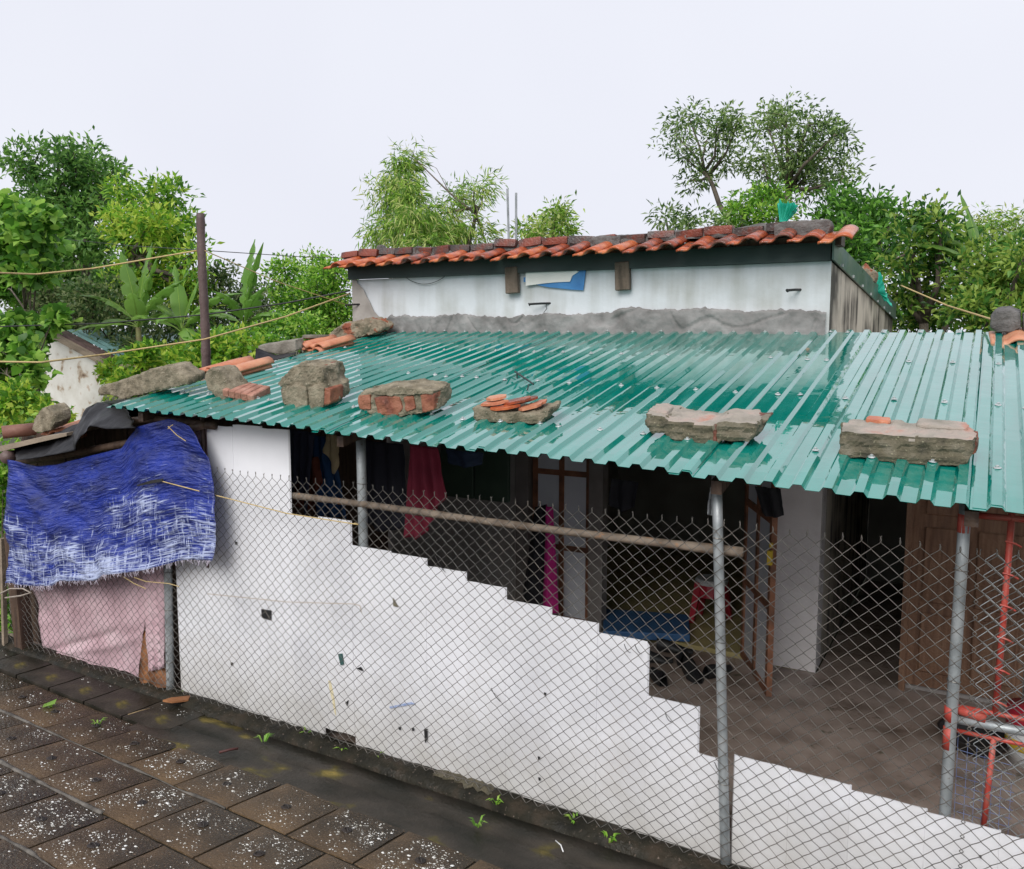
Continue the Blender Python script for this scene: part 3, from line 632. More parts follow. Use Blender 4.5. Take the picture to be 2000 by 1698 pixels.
# ================================================================== FENCE
# white plastic planks: (x left, x right, z bottom, z top), cut in steps
screen = thing('plank_screen', 'stepped screen of white plastic planks tied behind the chain-link fence', 'screen', (-2, .03, .04))
cuts = [(-4.47, -4.13, .035, .95), (-4.118, -3.896, .03, 1.80), (-3.893, -3.662, .035, 1.815), (-3.659, -3.437, .03, 1.805), (-3.45, -3.222, .036, 1.317), (-3.219, -2.985, .085, 1.315),
        (-2.981, -2.718, .03, 1.188), (-2.715, -2.483, .034, 1.180), (-2.478, -2.236, .02, 1.140), (-2.233, -2.0, .03, 1.095), (-1.996, -1.75, .034, 1.035), (-1.745, -1.508, .03, 1.0),
        (-1.50, -1.257, .034, .955), (-1.253, -1.018, .034, .705), (-1.014, -.892, .034, .492), (-.85, -.627, .03, .526), (-.622, -.39, .03, .519), (-.386, -.115, .03, .500), (-.111, .13, .03, .486), (.134, .37, .03, .476), (.374, .62, .03, .47), (.624, .866, .03, .462), (.87, 1.11, .03, .455), (1.114, 1.36, .03, .45), (1.364, 1.6, .03, .445)]
for i, (a, b_, z0, z1) in enumerate(cuts):
    if i + 1 < len(cuts) and 0 < cuts[i + 1][0] - b_ < .012 and i not in (1, 5): b_ = cuts[i + 1][0] - .0015
    rs = random.Random(i + 3); g = MB(); y = .028 + (.0 if i % 2 else .0022) + rs.uniform(-.0006, .0006); nx, nzs = 6, 10; P = []
    if a == -3.219: z1 = 1.325
    for j in range(nzs + 1):
        row = []
        for q in range(nx + 1):
            x = a + (b_ - a) * (0, .016, .25, .5, .75, .984, 1)[q]; z = z0 + (z1 - z0) * j / nzs
            if j == 0: z += .012 * nz3(x, i, 0, 11)
            if j == nzs: z += .004 * nz3(x, i, 3, 14) - (.018 if q == nx and rs.random() < .3 else 0)
            row.append((x + .002 * nz3(z, i, q, 2), y + .003 * fbm(x * .6, 0, z, 1.2, 2) + (.006 if q in (0, nx) else 0) + .002 * nz3(i, z, 0, 2), z))
        P.append(row)
    g.grid(P); o = g.build('plank', M['plank'], screen); m = o.modifiers.new('thick', 'SOLIDIFY'); m.thickness = .007; m.offset = 1
# holes, dabs and stains on the planks
def dab(name, pts, mt, y=.013):
    g = MB(); g.prism([tuple(onY(px, py, y)) for px, py in pts], (0, .004, 0)); return g.build(name, mt, screen)
dab('square_hole', [(510, 1190), (529, 1193), (529, 1212), (511, 1207)], M['blackrubber'])
dab('green_tag', [(660, 1278), (668, 1277), (671, 1298), (665, 1300)], mat('green_tag', [(.03, .09, .085), (.05, .12, .11)], 20, .6))
dab('yellow_streak', [(641, 1330), (645, 1331), (650, 1352), (653, 1368), (656, 1398), (653, 1392), (649, 1370), (644, 1350)], mat('yellow_stain', [(.66, .56, .30), (.76, .70, .52)], 60, .7), .017)
dab('blue_streak', [(760, 1381), (802, 1372), (811, 1376), (803, 1376), (790, 1379), (762, 1384)], mat('blue_stain', [(.2, .3, .55), (.45, .5, .65)], 60, .7), .017)
dab('tear', [(828, 1424), (834, 1424), (834, 1445), (830, 1452), (829, 1440)], M['blackrubber'])
dab('tear', [(767, 1168), (772, 1176), (777, 1186), (768, 1184)], mat('torn_edge', [(.10, .10, .07), (.2, .18, .12)], 30, .8))
dab('tear', [(696, 1306), (704, 1303), (709, 1311), (702, 1309)], M['blackrubber'])
dab('tear', [(674, 1373), (680, 1368), (678, 1380)], M['blackrubber'])
for px, py in ((1064, 1356), (1052, 1481), (1053, 1522), (780, 1423), (806, 1425), (452, 1297), (1408, 1525), (460, 1061), (1915, 1674)):
    dab('nail_hole', [(px - 2, py - 3), (px + 2, py - 2), (px + 2, py + 3), (px - 1, py + 3)], M['blackrubber'])
for i, (px, py, L) in enumerate(((960, 1345, 20), (1240, 1260, 12), (850, 1088, 24), (1395, 1490, 14), (1300, 1395, 10), (1220, 1260, 10))):
    p = onY(px, py, -.005); rs = random.Random(i); g = MB()
    g.tube([(p[0] + .03 * t * L / 20, p[1] - .02 * math.sin(3 * t), p[2] - .03 * t * t * L / 20 + .012 * math.sin(4 * t)) for t in np.linspace(0, 1.4, 8)], .0018, 4); g.build('tie_wire', M['blackrubber'], screen)

def post(name, label, a, b_, r, grp, mt=None, cap=True):
    t = thing(name, label, 'post', b_, grp)
    pts = [np.array(b_) + (np.array(a) - np.array(b_)) * k for k in np.linspace(0, 1, 8)]
    g = MB(); g.tube(pts, r, 14); g.build('pipe', mt or M['pipe'], t, smooth=True)
    for z in (.25, .6, .85):
        p = pts[0] + (pts[-1] - pts[0]) * z
        q = MB(); q.tube([(p[0] + (r + .002) * math.cos(a_), p[1] + (r + .002) * math.sin(a_), p[2] + .006 * math.sin(a_ * .5)) for a_ in np.linspace(0, 6.5, 14)], .0022, 4); q.build('tie_wire', M['wire'], t)
    return t
GP = 'galvanised posts along the fence'
post('pipe_post', 'thick galvanised post under the eave, behind the wooden rail near the hanging towel', (-2.945, .075, 1.80), (-2.93, .075, -.02), .0265, GP)
post('pipe_post', 'tall leaning galvanised post splitting the white planks, rail ending at it', (-.955, 0, 1.74), (-.868, .002, -.05), .0215, GP)
post('pipe_post', 'galvanised post with red paint smears beside the red gate', (-.04, .06, 1.70), (-.052, .06, -.02), .021, GP)
post('pipe_post', 'short dark galvanised post at the left end of the white planks', (-4.51, -.0, .98), (-4.545, -.0, -.03), .026, GP)
post('pipe_post', 'thin rusty post at the top left plank edge under the eave', (-4.165, .03, 1.85), (-4.16, .03, .9), .014, GP, M['bamboo'])

# chain-link: one bent wire per column, each hooking the next
DW, DH, ZB, ZT = .0665, .0595, .045, 1.565
def warp(x, z):
    return (x + .007 * nz3(x, 0, z, 1.1) + .004 * nz3(x, 4, z, 3.5) + .010 * math.sin(z * 2.1 + x) * .5,
            .010 * nz3(x, 9, z, 1.3), z + .008 * nz3(x, 20, z, .9) + .006 * nz3(x, 2, z, 3))
def wire_column(parent, x, y, zb, zt, dw, dh, top=True, warpf=warp, r=.00165, flip=False, mt=None):
    """one zigzag wire: bends left and right by dw/2 every dh/2; flipped neighbours meet bend to bend"""
    nseg = 2 * int((zt - zb) / dh) + (0 if top else 1); pts = []; sg = -1 if flip else 1
    for i in range(nseg):
        s = sg if i % 2 == 0 else -sg
        z0 = zb + i * dh / 2
        for t in (.05, .2, .5, .8, .95):
            k = (t - .5) * 2; k = k * (1.12 - .12 * k * k)
            q = warpf(x + s * dw / 2 * k * 1.03, z0 + dh / 2 * t); pts.append((q[0], y + q[1] + .0028 * s * sg * math.sin(k * 1.5), q[2]))
    if top:
        l = pts[-1]; pts += [(l[0] + .0015 * sg, l[1] - .002 * sg, l[2] + .010), (l[0] - .001 * sg, l[1] + .003 * sg, l[2] + .020), (l[0] + random.uniform(-.004, .004), l[1] + random.uniform(-.005, .005), l[2] + .024 + random.uniform(-.006, .004))]
    g = MB(); g.tube(pts, r, 4); g.build('wire', mt or M['wire'], parent, smooth=True, fix=False)
fence = thing('chain_link_fence', 'rusting chain-link fence running in front of the white planks', 'fence', (-2, -.035, .04))
x = -6.35; i = 0
while x < .02:
    top = ZT + (.0 if x > -4.2 else (-.45 if x > -4.7 else -.50))
    wire_column(fence, x, -.032, ZB - (.02 if x < -4.5 else 0), top, DW / 2, DH, x > -4.2, flip=bool(i % 2))
    x += DW / 2; i += 1
b = MB(); b.tube([(x_, -.036 + .004 * math.sin(x_ * 9), .075 + .006 * math.sin(x_ * 3)) for x_ in np.linspace(-6.3, .3, 60)], .0018, 4); b.build('tension_wire', M['wire'], fence)

# wooden rail lashed along the inside, and the cord tied to it
rail = MB(); rs = random.Random(4)
ptsr = [(-3.55 + (2.70) * t, .055 + .004 * math.sin(9 * t), 1.412 + .006 * math.sin(5 * t + 1)) for t in np.linspace(0, 1, 28)]
rail.tube(ptsr, [.0190 + .003 * nz3(t * 9, 0, 0) + .003 * (i > 24) for i, t in enumerate(np.linspace(0, 1, 28))], 10)
o = rail.build('wooden_rail', M['polewood'], smooth=True); tag(o, 'weathered round wooden rail running level behind the fence wires', 'rail')
def rope(name, label, cat, pts, r, mt, n=6, group=None, sub=24, sag=0):
    P = [Vector([float(c) for c in p]) for p in pts]; Q = []
    for a, b_ in zip(P[:-1], P[1:]):
        for k in range(sub):
            t = k / sub; q = a.lerp(b_, t); q.z -= sag * math.sin(math.pi * t); Q.append(q)
    Q.append(P[-1]); g = MB(); g.tube(Q, r, n); o = g.build(name, mt, smooth=True); tag(o, label, cat, group); return o
o = rope('tie_cord', 'pale cord stretched from the tarpaulin tear to the thick post', 'cord', [onY(315, 940, -.16), onY(410, 965, -.10), onY(560, 1003, -.06), onY(700, 1025, -.03), onY(693, 1022, .02)], .0035, M['rope'])
o = rope('tie_cord', 'thin faded cord tied low across the white planks', 'cord', [onY(405, 1160, -.04), onY(560, 1176, -.045), onY(690, 1180, -.045), onY(703, 1183, -.03), onY(706, 1196, -.03)], .0022, mat('faded_cord', [(.35, .28, .22), (.45, .38, .3)], 20, .8), group=None)

# ================================================================== BLUE TARPAULIN and the pink cloth below
def lerp_poly(pts, n):
    P = np.array(pts, float); L = np.r_[0, np.cumsum(np.linalg.norm(np.diff(P, axis=0), axis=1))]; s = np.linspace(0, L[-1], n)
    return np.stack([np.interp(s, L, P[:, k]) for k in range(P.shape[1])], 1)
def sheet_from(name, top, bot, Yt, Yb, nu, nv, fold, mt, parent=None, thick=.0015, seed=0, amp=.02):
    T = np.array([onY(px, py, Yt) for px, py in lerp_poly(top, nu)]); B = np.array([onY(px, py, Yb) for px, py in lerp_poly(bot, nu)])
    g = MB(); P = []
    for j in range(nv):
        v = j / (nv - 1); row = []
        for i in range(nu):
            u = i / (nu - 1); p = T[i] * v + B[i] * (1 - v); p = p.copy(); p[1] += fold(u, v, p); row.append(tuple(p))
        P.append(row)
    g.grid(P); me = g.mesh(name, mt, True, fix=False); uvl = me.uv_layers.new(name='UVMap')
    co = [(i / (nu - 1), j / (nv - 1)) for j in range(nv) for i in range(nu)]
    for lp in me.loops: uvl.data[lp.index].uv = co[lp.vertex_index]
    o = link(name, me, parent)
    if thick: m = o.modifiers.new('thick', 'SOLIDIFY'); m.thickness = thick; m.offset = 1
    return o, T, B
tarp = thing('tarpaulin', 'frayed blue tarpaulin hanging over the left end of the fence', 'tarpaulin', (-5.3, -.12, .9))
def tfold(u, v, p):
    a = .020 * fbm(p[0], 0, p[2], 3, 3) + .012 * math.sin(u * 60 + 4 * v) * max(0, .14 - u) / .14 + .02 * math.sin(9 * u + 7 * v + 2 * nz3(u, v, 0, 3)) * (1 - .4 * v)
    d = abs(v - (1 - 1.35 * u)) ; a += .018 * math.exp(-(d / .05) ** 2) * (u < .6)     # diagonal pull folds from the top-left corner
    d = abs(v - (1 - 2.2 * u)); a -= .014 * math.exp(-(d / .04) ** 2) * (u < .5)
    a += .010 * fbm(p[0], 2, p[2], 11, 3) * (1.1 - v) + .010 * (1 - abs(nz3(p[0] * .6, 5, p[2] * 1.6, 5))) ** 6
    return a - .05 * (1 - v) * math.sin(math.pi * u)
TT = [(14, 898), (70, 912), (110, 908), (180, 890), (238, 876), (262, 835), (330, 818), (372, 832)]
TB = [(8, 1139), (60, 1146), (112, 1142), (124, 1133), (200, 1131), (212, 1120), (290, 1112), (350, 1095), (414, 1096)]
o, T_, B_ = sheet_from('sheet', TT, TB, -.10, -.14, 90, 56, tfold, M['tarp'], tarp)
me_t = o.data
# right edge bulges outwards below the corner
for vi in range(len(me_t.vertices)):
    j, i = divmod(vi, 90); u = i / 89; v = j / 55
    me_t.vertices[vi].co.x += .11 * max(0, u - .55) / .45 * math.sin(math.pi * min(1, v)) ** .8
fr = MB(); rs = random.Random(3)
for k_ in range(260):
    u = rs.random(); p = B_[int(u * 89)].copy(); p[0] += rs.uniform(-.006, .006); p[1] -= .0; L = rs.uniform(.008, .04)
    fold = tfold(u, 0, p); p[1] += fold; p[2] += .004
    fr.tube([p, (p[0] + rs.uniform(-.008, .008), p[1] - .003, p[2] - L * .5), (p[0] + rs.uniform(-.018, .018), p[1] + rs.uniform(-.008, .004), p[2] - L)], .0009, 3, False)
tag(fr.build('frayed_fringe', mat('frayed_thread', [(.45, .4, .5), (.62, .58, .66)], 30, .8), tarp), kind='stuff')
g = MB(); g.prism([tuple(onY(px, py, -.165)) for px, py in [(266, 948), (296, 938), (318, 935), (316, 941), (290, 946), (270, 950)]], (0, .006, 0)); g.build('tear', M['blackrubber'], tarp)
for i_, pts_ in enumerate([[(328, 833), (345, 850), (363, 862)], [(328, 838), (334, 832), (338, 830)], [(262, 1128), (285, 1136), (330, 1140), (350, 1146)], [(240, 1126), (262, 1140), (285, 1150)]]):
    g = MB(); g.tube([onY(a, b_, -.15) for a, b_ in pts_], .0026, 4); g.build('loose_thread', M['rope'], tarp)
def pfold(u, v, p): return .016 * math.sin(5 * u + 3 * v + 3 * fbm(u, v, 0, 1.5, 2)) + .022 * fbm(u, v, 1, 2.2, 3) + .02 * math.exp(-((v - .35 - .5 * (u - .5)) / .035) ** 2) * (u < .75) - .014 * math.exp(-((v - .25 - .4 * (u - .5)) / .03) ** 2) + .014 * math.exp(-((u - .78 + .15 * v) / .03) ** 2)
o, _, _ = sheet_from('pink_cloth', [(62, 1130), (200, 1120), (305, 1098)], [(86, 1293), (150, 1306), (225, 1340), (264, 1354)], .05, .0, 60, 40, pfold, M['pink']); tag(o, 'dirty pale pink cloth stretched behind the left fence wires', 'cloth')
for v in o.data.vertices:
    pass
o, _, _ = sheet_from('brown_sack', [(268, 1190), (290, 1150), (322, 1180)], [(270, 1352), (300, 1366), (330, 1352)], .06, .012, 20, 24, lambda u, v, p: -.05 * math.sin(math.pi * u) * (1 - v) + .014 * fbm(u, v, 2, 5, 2), M['sack']); tag(o, 'crumpled orange brown sack beside the short dark post', 'sack')
o, _, _ = sheet_from('pink_cloth_strip', [(276, 1112), (322, 1100)], [(290, 1312), (318, 1306)], .0, -.018, 16, 24, lambda u, v, p: .012 * math.sin(14 * u) + .008 * fbm(u, v, 4, 5), M['pink']); tag(o, 'narrow pink cloth strip hanging over the brown sack', 'cloth')
# white planks' neighbour: pinkish inner sheet between tarpaulin and planks
o, _, _ = sheet_from('pink_curtain', [(372, 830), (402, 832)], [(414, 1100), (430, 1100)], .05, .045, 8, 20, lambda u, v, p: .008 * math.sin(9 * u), M['pink']); tag(o, 'strip of pinkish cloth between blue tarpaulin and first tall plank', 'cloth')
# timber at the far left end
g = thing('fence_stake', 'dark old timber stake at the far left end of the fence', 'post', (-6.2, -.05, 0))
b = MB(); b.box((-6.22, -.02, .42), (.10, .09, .95), ry=R(-3)); b.build('stake', M['darkwood'], g)
b = MB(); b.box((-6.36, -.06, .40), (.03, .03, .9), ry=R(4)); b.build('batten', M['wood'], g)
b = MB(); b.tube([onY(a, b_, -.14) for a, b_ in [(0, 1160), (20, 1150), (45, 1150), (60, 1158), (40, 1164), (10, 1168)]], .0055, 5); b.build('knotted_cord', mat('pale_rag', [(.25, .21, .18), (.4, .35, .3)], 20, .8), g)
g = MB(); P = [onY(a, b_, .12) for a, b_ in ((28, 1150), (80, 1140), (88, 1295), (40, 1280))]; g.prism([tuple(p) for p in P], (0, .01, 0)); o = g.build('dark_board', M['darkwood']); tag(o, 'dark brown board behind the wires at the left fence end', 'board')

# ================================================================== LEFT LEAN-TO: black plastic over poles, weighed down
shed_ = thing('plastic_covered_shelter', 'low shelter roofed with crumpled black plastic above the blue tarpaulin', 'shelter', (-6, .3, 1.6))
top = [(0, 872), (60, 862), (120, 846), (165, 826), (196, 785), (225, 790)]
def blk(u, v, p): return .05 * fbm(p[0], p[2], 0, 2.5, 3) * 1.0 + .02 * fbm(p[0], p[2], 3, 9, 2)
o, _, _ = sheet_from('plastic_sheet', [(30, 872), (70, 858), (120, 842), (160, 826), (172, 796), (190, 786), (222, 789), (255, 800)], [(34, 900), (60, 896), (110, 888), (148, 880), (156, 852), (180, 832), (212, 838), (266, 836)], .06, -.17, 50, 18, blk, M['blackplastic'], shed_)
# top side of the same sheet, lying on the shelter's roof
g = MB(); P = []
A = [onY(px, py, .06) for px, py in lerp_poly([(30, 872), (70, 858), (120, 842), (160, 826), (172, 796), (190, 786), (222, 789), (255, 800)], 30)]
for t in np.linspace(0, 1, 16):
    P.append([(p[0] - .1 * t, .06 + 1.7 * t, p[2] + .17 * t + .03 * fbm(p[0], t, 1, 3, 2) * min(1, 4 * t)) for p in A])
g.grid(P); g.build('plastic_sheet', M['blackplastic'], shed_, smooth=True)
b = MB(); b.tube([onY(20, 906, -.02), onY(120, 890, -.02), onY(250, 866, -.02), onY(400, 830, -.02)], .026, 9); b.build('beam', M['darkwood'], shed_, smooth=True)
b = MB(); b.tube([onY(14, 893, -.08), onY(42, 890, .5)], .05, 10); b.build('pole_end', M['bamboo'], shed_, smooth=True)
b = MB(); b.prism([tuple(onY(a, b_, -.08)) for a, b_ in ((-30, 878), (60, 858), (130, 846), (130, 852), (60, 868), (-30, 890))], (0, 1.6, .2)); b.build('roof_board', M['wood'], shed_)
b = MB(); b.tube([onY(200, 830, -.03), onY(300, 818, .0), onY(420, 832, .0)], .025, 8); b.build('beam', M['darkwood'], shed_, smooth=True)

# ================================================================== RUBBLE holding down the sheets
def chunk(name, label, front, Y, dep, mt, vox=.011, amp=.009, fs=22, shear=.234, back=.9, group='rubble weights along the eave', cat='rubble', topmat=None, zoff=.0, blk_=0.0, seed=0):
    """irregular broken masonry: outline cut through its depth, remeshed and roughened"""
    P = [onY(px, py, Y) for px, py in front]; c = np.mean(P, axis=0)
    m = MB(); n = len(P); vs = [tuple(p) for p in P]
    mid = [(c[0] + (p[0] - c[0]) * 1.03, Y + dep * .55, c[2] + (p[2] - c[2]) * 1.0 + shear * dep * .55) for p in P]
    bk = [(c[0] + (p[0] - c[0]) * back, Y + dep, c[2] + (p[2] - c[2]) * back + shear * dep) for p in P]
    m.add(vs + mid + bk, [tuple(range(n)), tuple(range(3 * n - 1, 2 * n - 1, -1))] + [(i + k * n, i + n + k * n, (i + 1) % n + n + k * n, (i + 1) % n + k * n) for i in range(n) for k in (0, 1)])
    me = m.mesh(name, mt); o = bpy.data.objects.new(name, me); COL.objects.link(o)
    rm = o.modifiers.new('r', 'REMESH'); rm.mode = 'VOXEL'; rm.voxel_size = vox
    dg = bpy.context.evaluated_depsgraph_get(); me2 = bpy.data.meshes.new_from_object(o.evaluated_get(dg))
    bpy.data.objects.remove(o); me2.materials.clear(); me2.materials.append(mt)
    if topmat: me2.materials.append(topmat)
    me2.update(); nr = [v.normal.copy() for v in me2.vertices]
    for v, q in zip(me2.vertices, nr):
        p = v.co; a = amp * (fbm(p.x, p.y, p.z, fs, 3) + .35 * nz3(p.x + seed, p.y, p.z, 7))
        lay = .004 * math.copysign(1, math.sin(p.z * 150 + 3 * nz3(p.x, p.y, p.z, 8))) * (abs(q.z) < .5)     # broken courses
        v.co = p + q * (a + lay * blk_)
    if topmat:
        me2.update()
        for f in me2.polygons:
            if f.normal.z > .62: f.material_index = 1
    o = link(name, me2); 
    tag(o, label, cat, group); return o
def part_brick(parent, c, d, rz=0, rx=.23, ry=0, mt=None, k=0):
    me = BRICK[k % 4].copy(); me.materials.clear(); me.materials.append(mt or M['brick']); c = (c[0], c[1] + (.012 if d[2] > .05 else 0), c[2] - .004)
    o = link('brick', me, parent, c, (rx, ry, rz), (d[0] / .2, d[1] / .095, d[2] / .055)); return o
def piece(parent, name, front, Y, dep, mt, amp=.005, vox=.008, **kw):
    o = chunk(name, None, front, Y, dep, mt, vox=vox, amp=amp, group=None, cat=None, **kw)
    o.parent = parent; o.matrix_parent_inverse = basis(parent).inverted(); return o
c1 = chunk('rubble_block', 'long flat mossy mortar block at the right end of the eave', [(1641, 842), (1700, 846), (1800, 852), (1903, 860), (1901, 890), (1884, 915), (1830, 911), (1760, 906), (1700, 898), (1638, 890)], .15, .19, M['mortar_dark'], topmat=M['pinktop'], blk_=.6)
piece(c1, 'brick', [(1690, 818), (1738, 823), (1738, 832), (1690, 828)], .28, .06, M['tile_pale'], .003); piece(c1, 'brick', [(1790, 828), (1890, 838), (1890, 846), (1790, 838)], .25, .09, M['pinktop'], .004); piece(c1, 'brick', [(1894, 858), (1911, 860), (1908, 888), (1896, 892)], .20, .12, M['brick'], .005)
c2 = chunk('rubble_block', 'stepped grey mortar block with red brick seams, second from right', [(1260, 808), (1299, 815), (1302, 822), (1390, 830), (1413, 822), (1476, 828), (1479, 850), (1460, 866), (1412, 863), (1398, 869), (1303, 860), (1298, 850), (1272, 845), (1259, 828)], .155, .20, M['mortar_dark'], topmat=M['pinktop'], blk_=.6)
piece(c2, 'brick', [(1266, 800), (1302, 806), (1303, 818), (1270, 811)], .19, .11, M['pinktop'], .004); piece(c2, 'brick', [(1472, 816), (1502, 818), (1494, 828), (1476, 836)], .24, .09, M['brick'], .005); piece(c2, 'brick', [(1390, 832), (1400, 828), (1400, 866), (1392, 868)], .15, .06, M['brick'], .004)
c3 = chunk('rubble_block', 'mortar lump topped with layered broken orange tiles', [(922, 797), (940, 800), (1000, 806), (1050, 806), (1074, 797), (1068, 815), (1052, 830), (990, 829), (928, 824)], .17, .17, M['mortar'])
for k, (px, py, dx, a, tz) in enumerate([(985, 797, .18, .1, .1), (1035, 797, .17, -.15, .2), (965, 789, .16, .15, .12), (1010, 785, .2, -.05, .18), (972, 779, .13, .1, .1), (1050, 791, .1, .3, .22), (1030, 783, .12, -.2, .2), (950, 797, .1, -.1, .1)]):
    s = MB(); p = onY(px, py, .20 + .012 * k); nq = 7; rs = random.Random(k); poly = [(p[0] + dx / 2 * math.cos(6.283 * q / nq) * rs.uniform(.7, 1.1), p[1] + .05 * math.sin(6.283 * q / nq) * rs.uniform(.7, 1.1), 0) for q in range(nq)]
    poly = [(x_, y_, p[2] + .25 * (y_ - p[1]) + tz * (x_ - p[0])) for x_, y_, _ in poly]; s.prism(poly, (0, 0, .012)); s.build('tile_shard', M['tile_pale'] if k % 3 else M['tile'], c3)
c4 = chunk('rubble_block', 'chunk of red bricks bedded in crumbly mortar', [(697, 772), (712, 764), (760, 764), (786, 756), (796, 756), (805, 763), (849, 764), (848, 800), (820, 810), (766, 817), (715, 808), (700, 800)], .125, .19, M['mortar'], amp=.011)
for pl in ([(698, 774), (722, 771), (723, 802), (702, 800)], [(730, 777), (752, 773), (779, 776), (786, 798), (776, 813), (736, 810)], [(786, 776), (806, 773), (811, 800), (792, 806)], [(821, 770), (848, 768), (847, 800), (824, 808)]): piece(c4, 'brick', pl, .117, .10, M['brick'], .006)
piece(c4, 'mortar_crust', [(715, 768), (740, 760), (785, 755), (800, 757), (848, 764), (846, 770), (800, 772), (740, 774)], .112, .17, M['mortar'], .009)
c5 = chunk('rubble_block', 'upright mortar chunk with bricks embedded on its right side', [(549, 757), (542, 748), (556, 735), (572, 716), (600, 712), (628, 718), (632, 756), (643, 760), (643, 790), (622, 796), (604, 800), (596, 795), (575, 798), (552, 792)], .13, .20, M['mortar'], amp=.013)
for pl, yy in (([(604, 717), (631, 714), (634, 742), (612, 736)], .17), ([(631, 758), (645, 760), (644, 790), (630, 792)], .125), ([(548, 758), (557, 757), (557, 792), (551, 790)], .14)): piece(c5, 'brick', pl, yy, .12, M['brick'], .004)
for pl in ([(556, 758), (575, 752), (597, 758), (600, 794), (575, 799), (558, 792)], [(600, 758), (618, 750), (632, 760), (630, 796), (606, 801)]): piece(c5, 'mortar_lump', pl, .115, .12, M['mortar'], .007)
c6 = chunk('rubble_block', 'curved mortar shard with pink ribbed hollow brick beside it', [(401, 726), (412, 720), (424, 722), (436, 738), (444, 752), (456, 766), (474, 772), (478, 780), (466, 786), (448, 786), (425, 778), (406, 762), (400, 742)], .14, .15, M['mortar'], amp=.006)
for k in range(5):
    b = MB(); p = onY(458 + 12 * k, 760 + 2.4 * k, .21); b.box((p[0], p[1], p[2]), (.046, .19, .05), rz=.25, rx=.25, ry=.1); bevel(b.build('brick_rib', M['hollow'], c6), .006)
c7 = chunk('rubble_block', 'long slanting concrete slab on the roof corner above the black plastic', [(190, 758), (234, 744), (262, 736), (295, 721), (336, 716), (347, 727), (368, 738), (368, 751), (300, 766), (234, 781), (218, 773), (192, 772)], .06, .17, M['mortar'], amp=.009, group=None)
W2 = 'weights along the left roof edge'
c8 = chunk('concrete_block', 'flat grey concrete block on the left roof edge between tile stacks', [(503, 676), (576, 664), (578, 686), (548, 694), (503, 686)], 1.48, .12, M['concrete'], amp=.004, group=W2, cat='block')
c9 = chunk('rubble_heap', 'gritty brick and shell rubble lump at the house corner', [(646, 668), (640, 655), (655, 642), (672, 634), (690, 632), (705, 630), (722, 634), (740, 643), (738, 650), (712, 658), (680, 664)], 2.16, .25, M['mortar_brick'], amp=.022, fs=16, group=W2)
def tiles_stack(label, px, py, Y, n, rz, grp):
    p = onY(px, py, Y); t = thing('tile_stack', label, 'tiles', p, grp)
    for k in range(n):
        link('tile', TILE_S, t, (p[0] - .12 + .01 * k, p[1] + .19, p[2] + .018 + .034 * k + .05), (R(-13) * -1, R(5 * k), rz + .06 * k)); link('tile', TILE_S, t, (p[0] + .075 + .012 * k, p[1] + .19, p[2] + .012 + .034 * k + .05), (R(13), R(4), rz + .04 * k))
    return t
tiles_stack('two stacked orange roof tiles nearest the bamboo pole', 448, 727, .75, 2, -.2, W2)
tiles_stack('two orange roof tiles lying under a round grey disc', 618, 680, 1.72, 2, -.2, W2)
g = MB(); p = onY(620, 660, 1.82); g.lathe([(.10, 0), (.125, .008), (.125, .028), (.11, .034)], (p[0], p[1], p[2] - .01), 20); o = g.build('concrete_disc', M['concrete']); o.rotation_euler = (0, 0, 0); tag(o, 'round grey concrete disc on top of the orange tiles', 'disc', W2)
o, _, _ = sheet_from('plastic_strip', [(500, 680), (540, 694), (578, 688)], [(496, 714), (540, 704), (578, 692)], 1.42, 1.30, 14, 5, lambda u, v, p: .02 * nz3(u, v, 0, 5), M['blackplastic']); tag(o, 'black plastic strip under the flat concrete block', 'plastic sheet')
# top right corner: tile and dark stones
t = tiles_stack('wet orange tiles under two dark stones at the far right', 1975, 668, 2.36, 1, .05, None)
chunk('dark_stone', 'dark rounded stone on the tiles at the far right roof edge', [(1935, 622), (1948, 608), (1975, 605), (1992, 612), (1994, 640), (1975, 652), (1945, 650), (1935, 640)], 2.42, .16, M['cement'], amp=.006, group=None, cat='stone')
chunk('dark_stone', 'dark stone cut off by the right picture edge', [(1998, 618), (2020, 612), (2036, 640), (2010, 652), (1998, 650)], 2.42, .14, M['cement'], amp=.006, group=None, cat='stone')
# left shelter's weights
chunk('mossy_stone', 'upright grey stone standing on the black plastic shelter', [(62, 842), (66, 820), (80, 798), (92, 795), (104, 808), (108, 826), (100, 840), (80, 846)], .12, .14, M['mortar'], amp=.007, group=None, cat='stone')
t = tiles_stack('broken orange tile beside the upright grey stone', 128, 842, .3, 1, .1, None)
g = MB(); g.tube([onY(4, 845, .1), onY(70, 838, .3)], .05, 14); g.v; o = g.build('clay_pipe', mat('clay_pipe', [(.13, .055, .04), (.2, .09, .065), (.26, .14, .1)], 9, .6, .1, .3, 40), smooth=True); tag(o, 'brown clay pipe lying on the far left shelter roof', 'pipe')
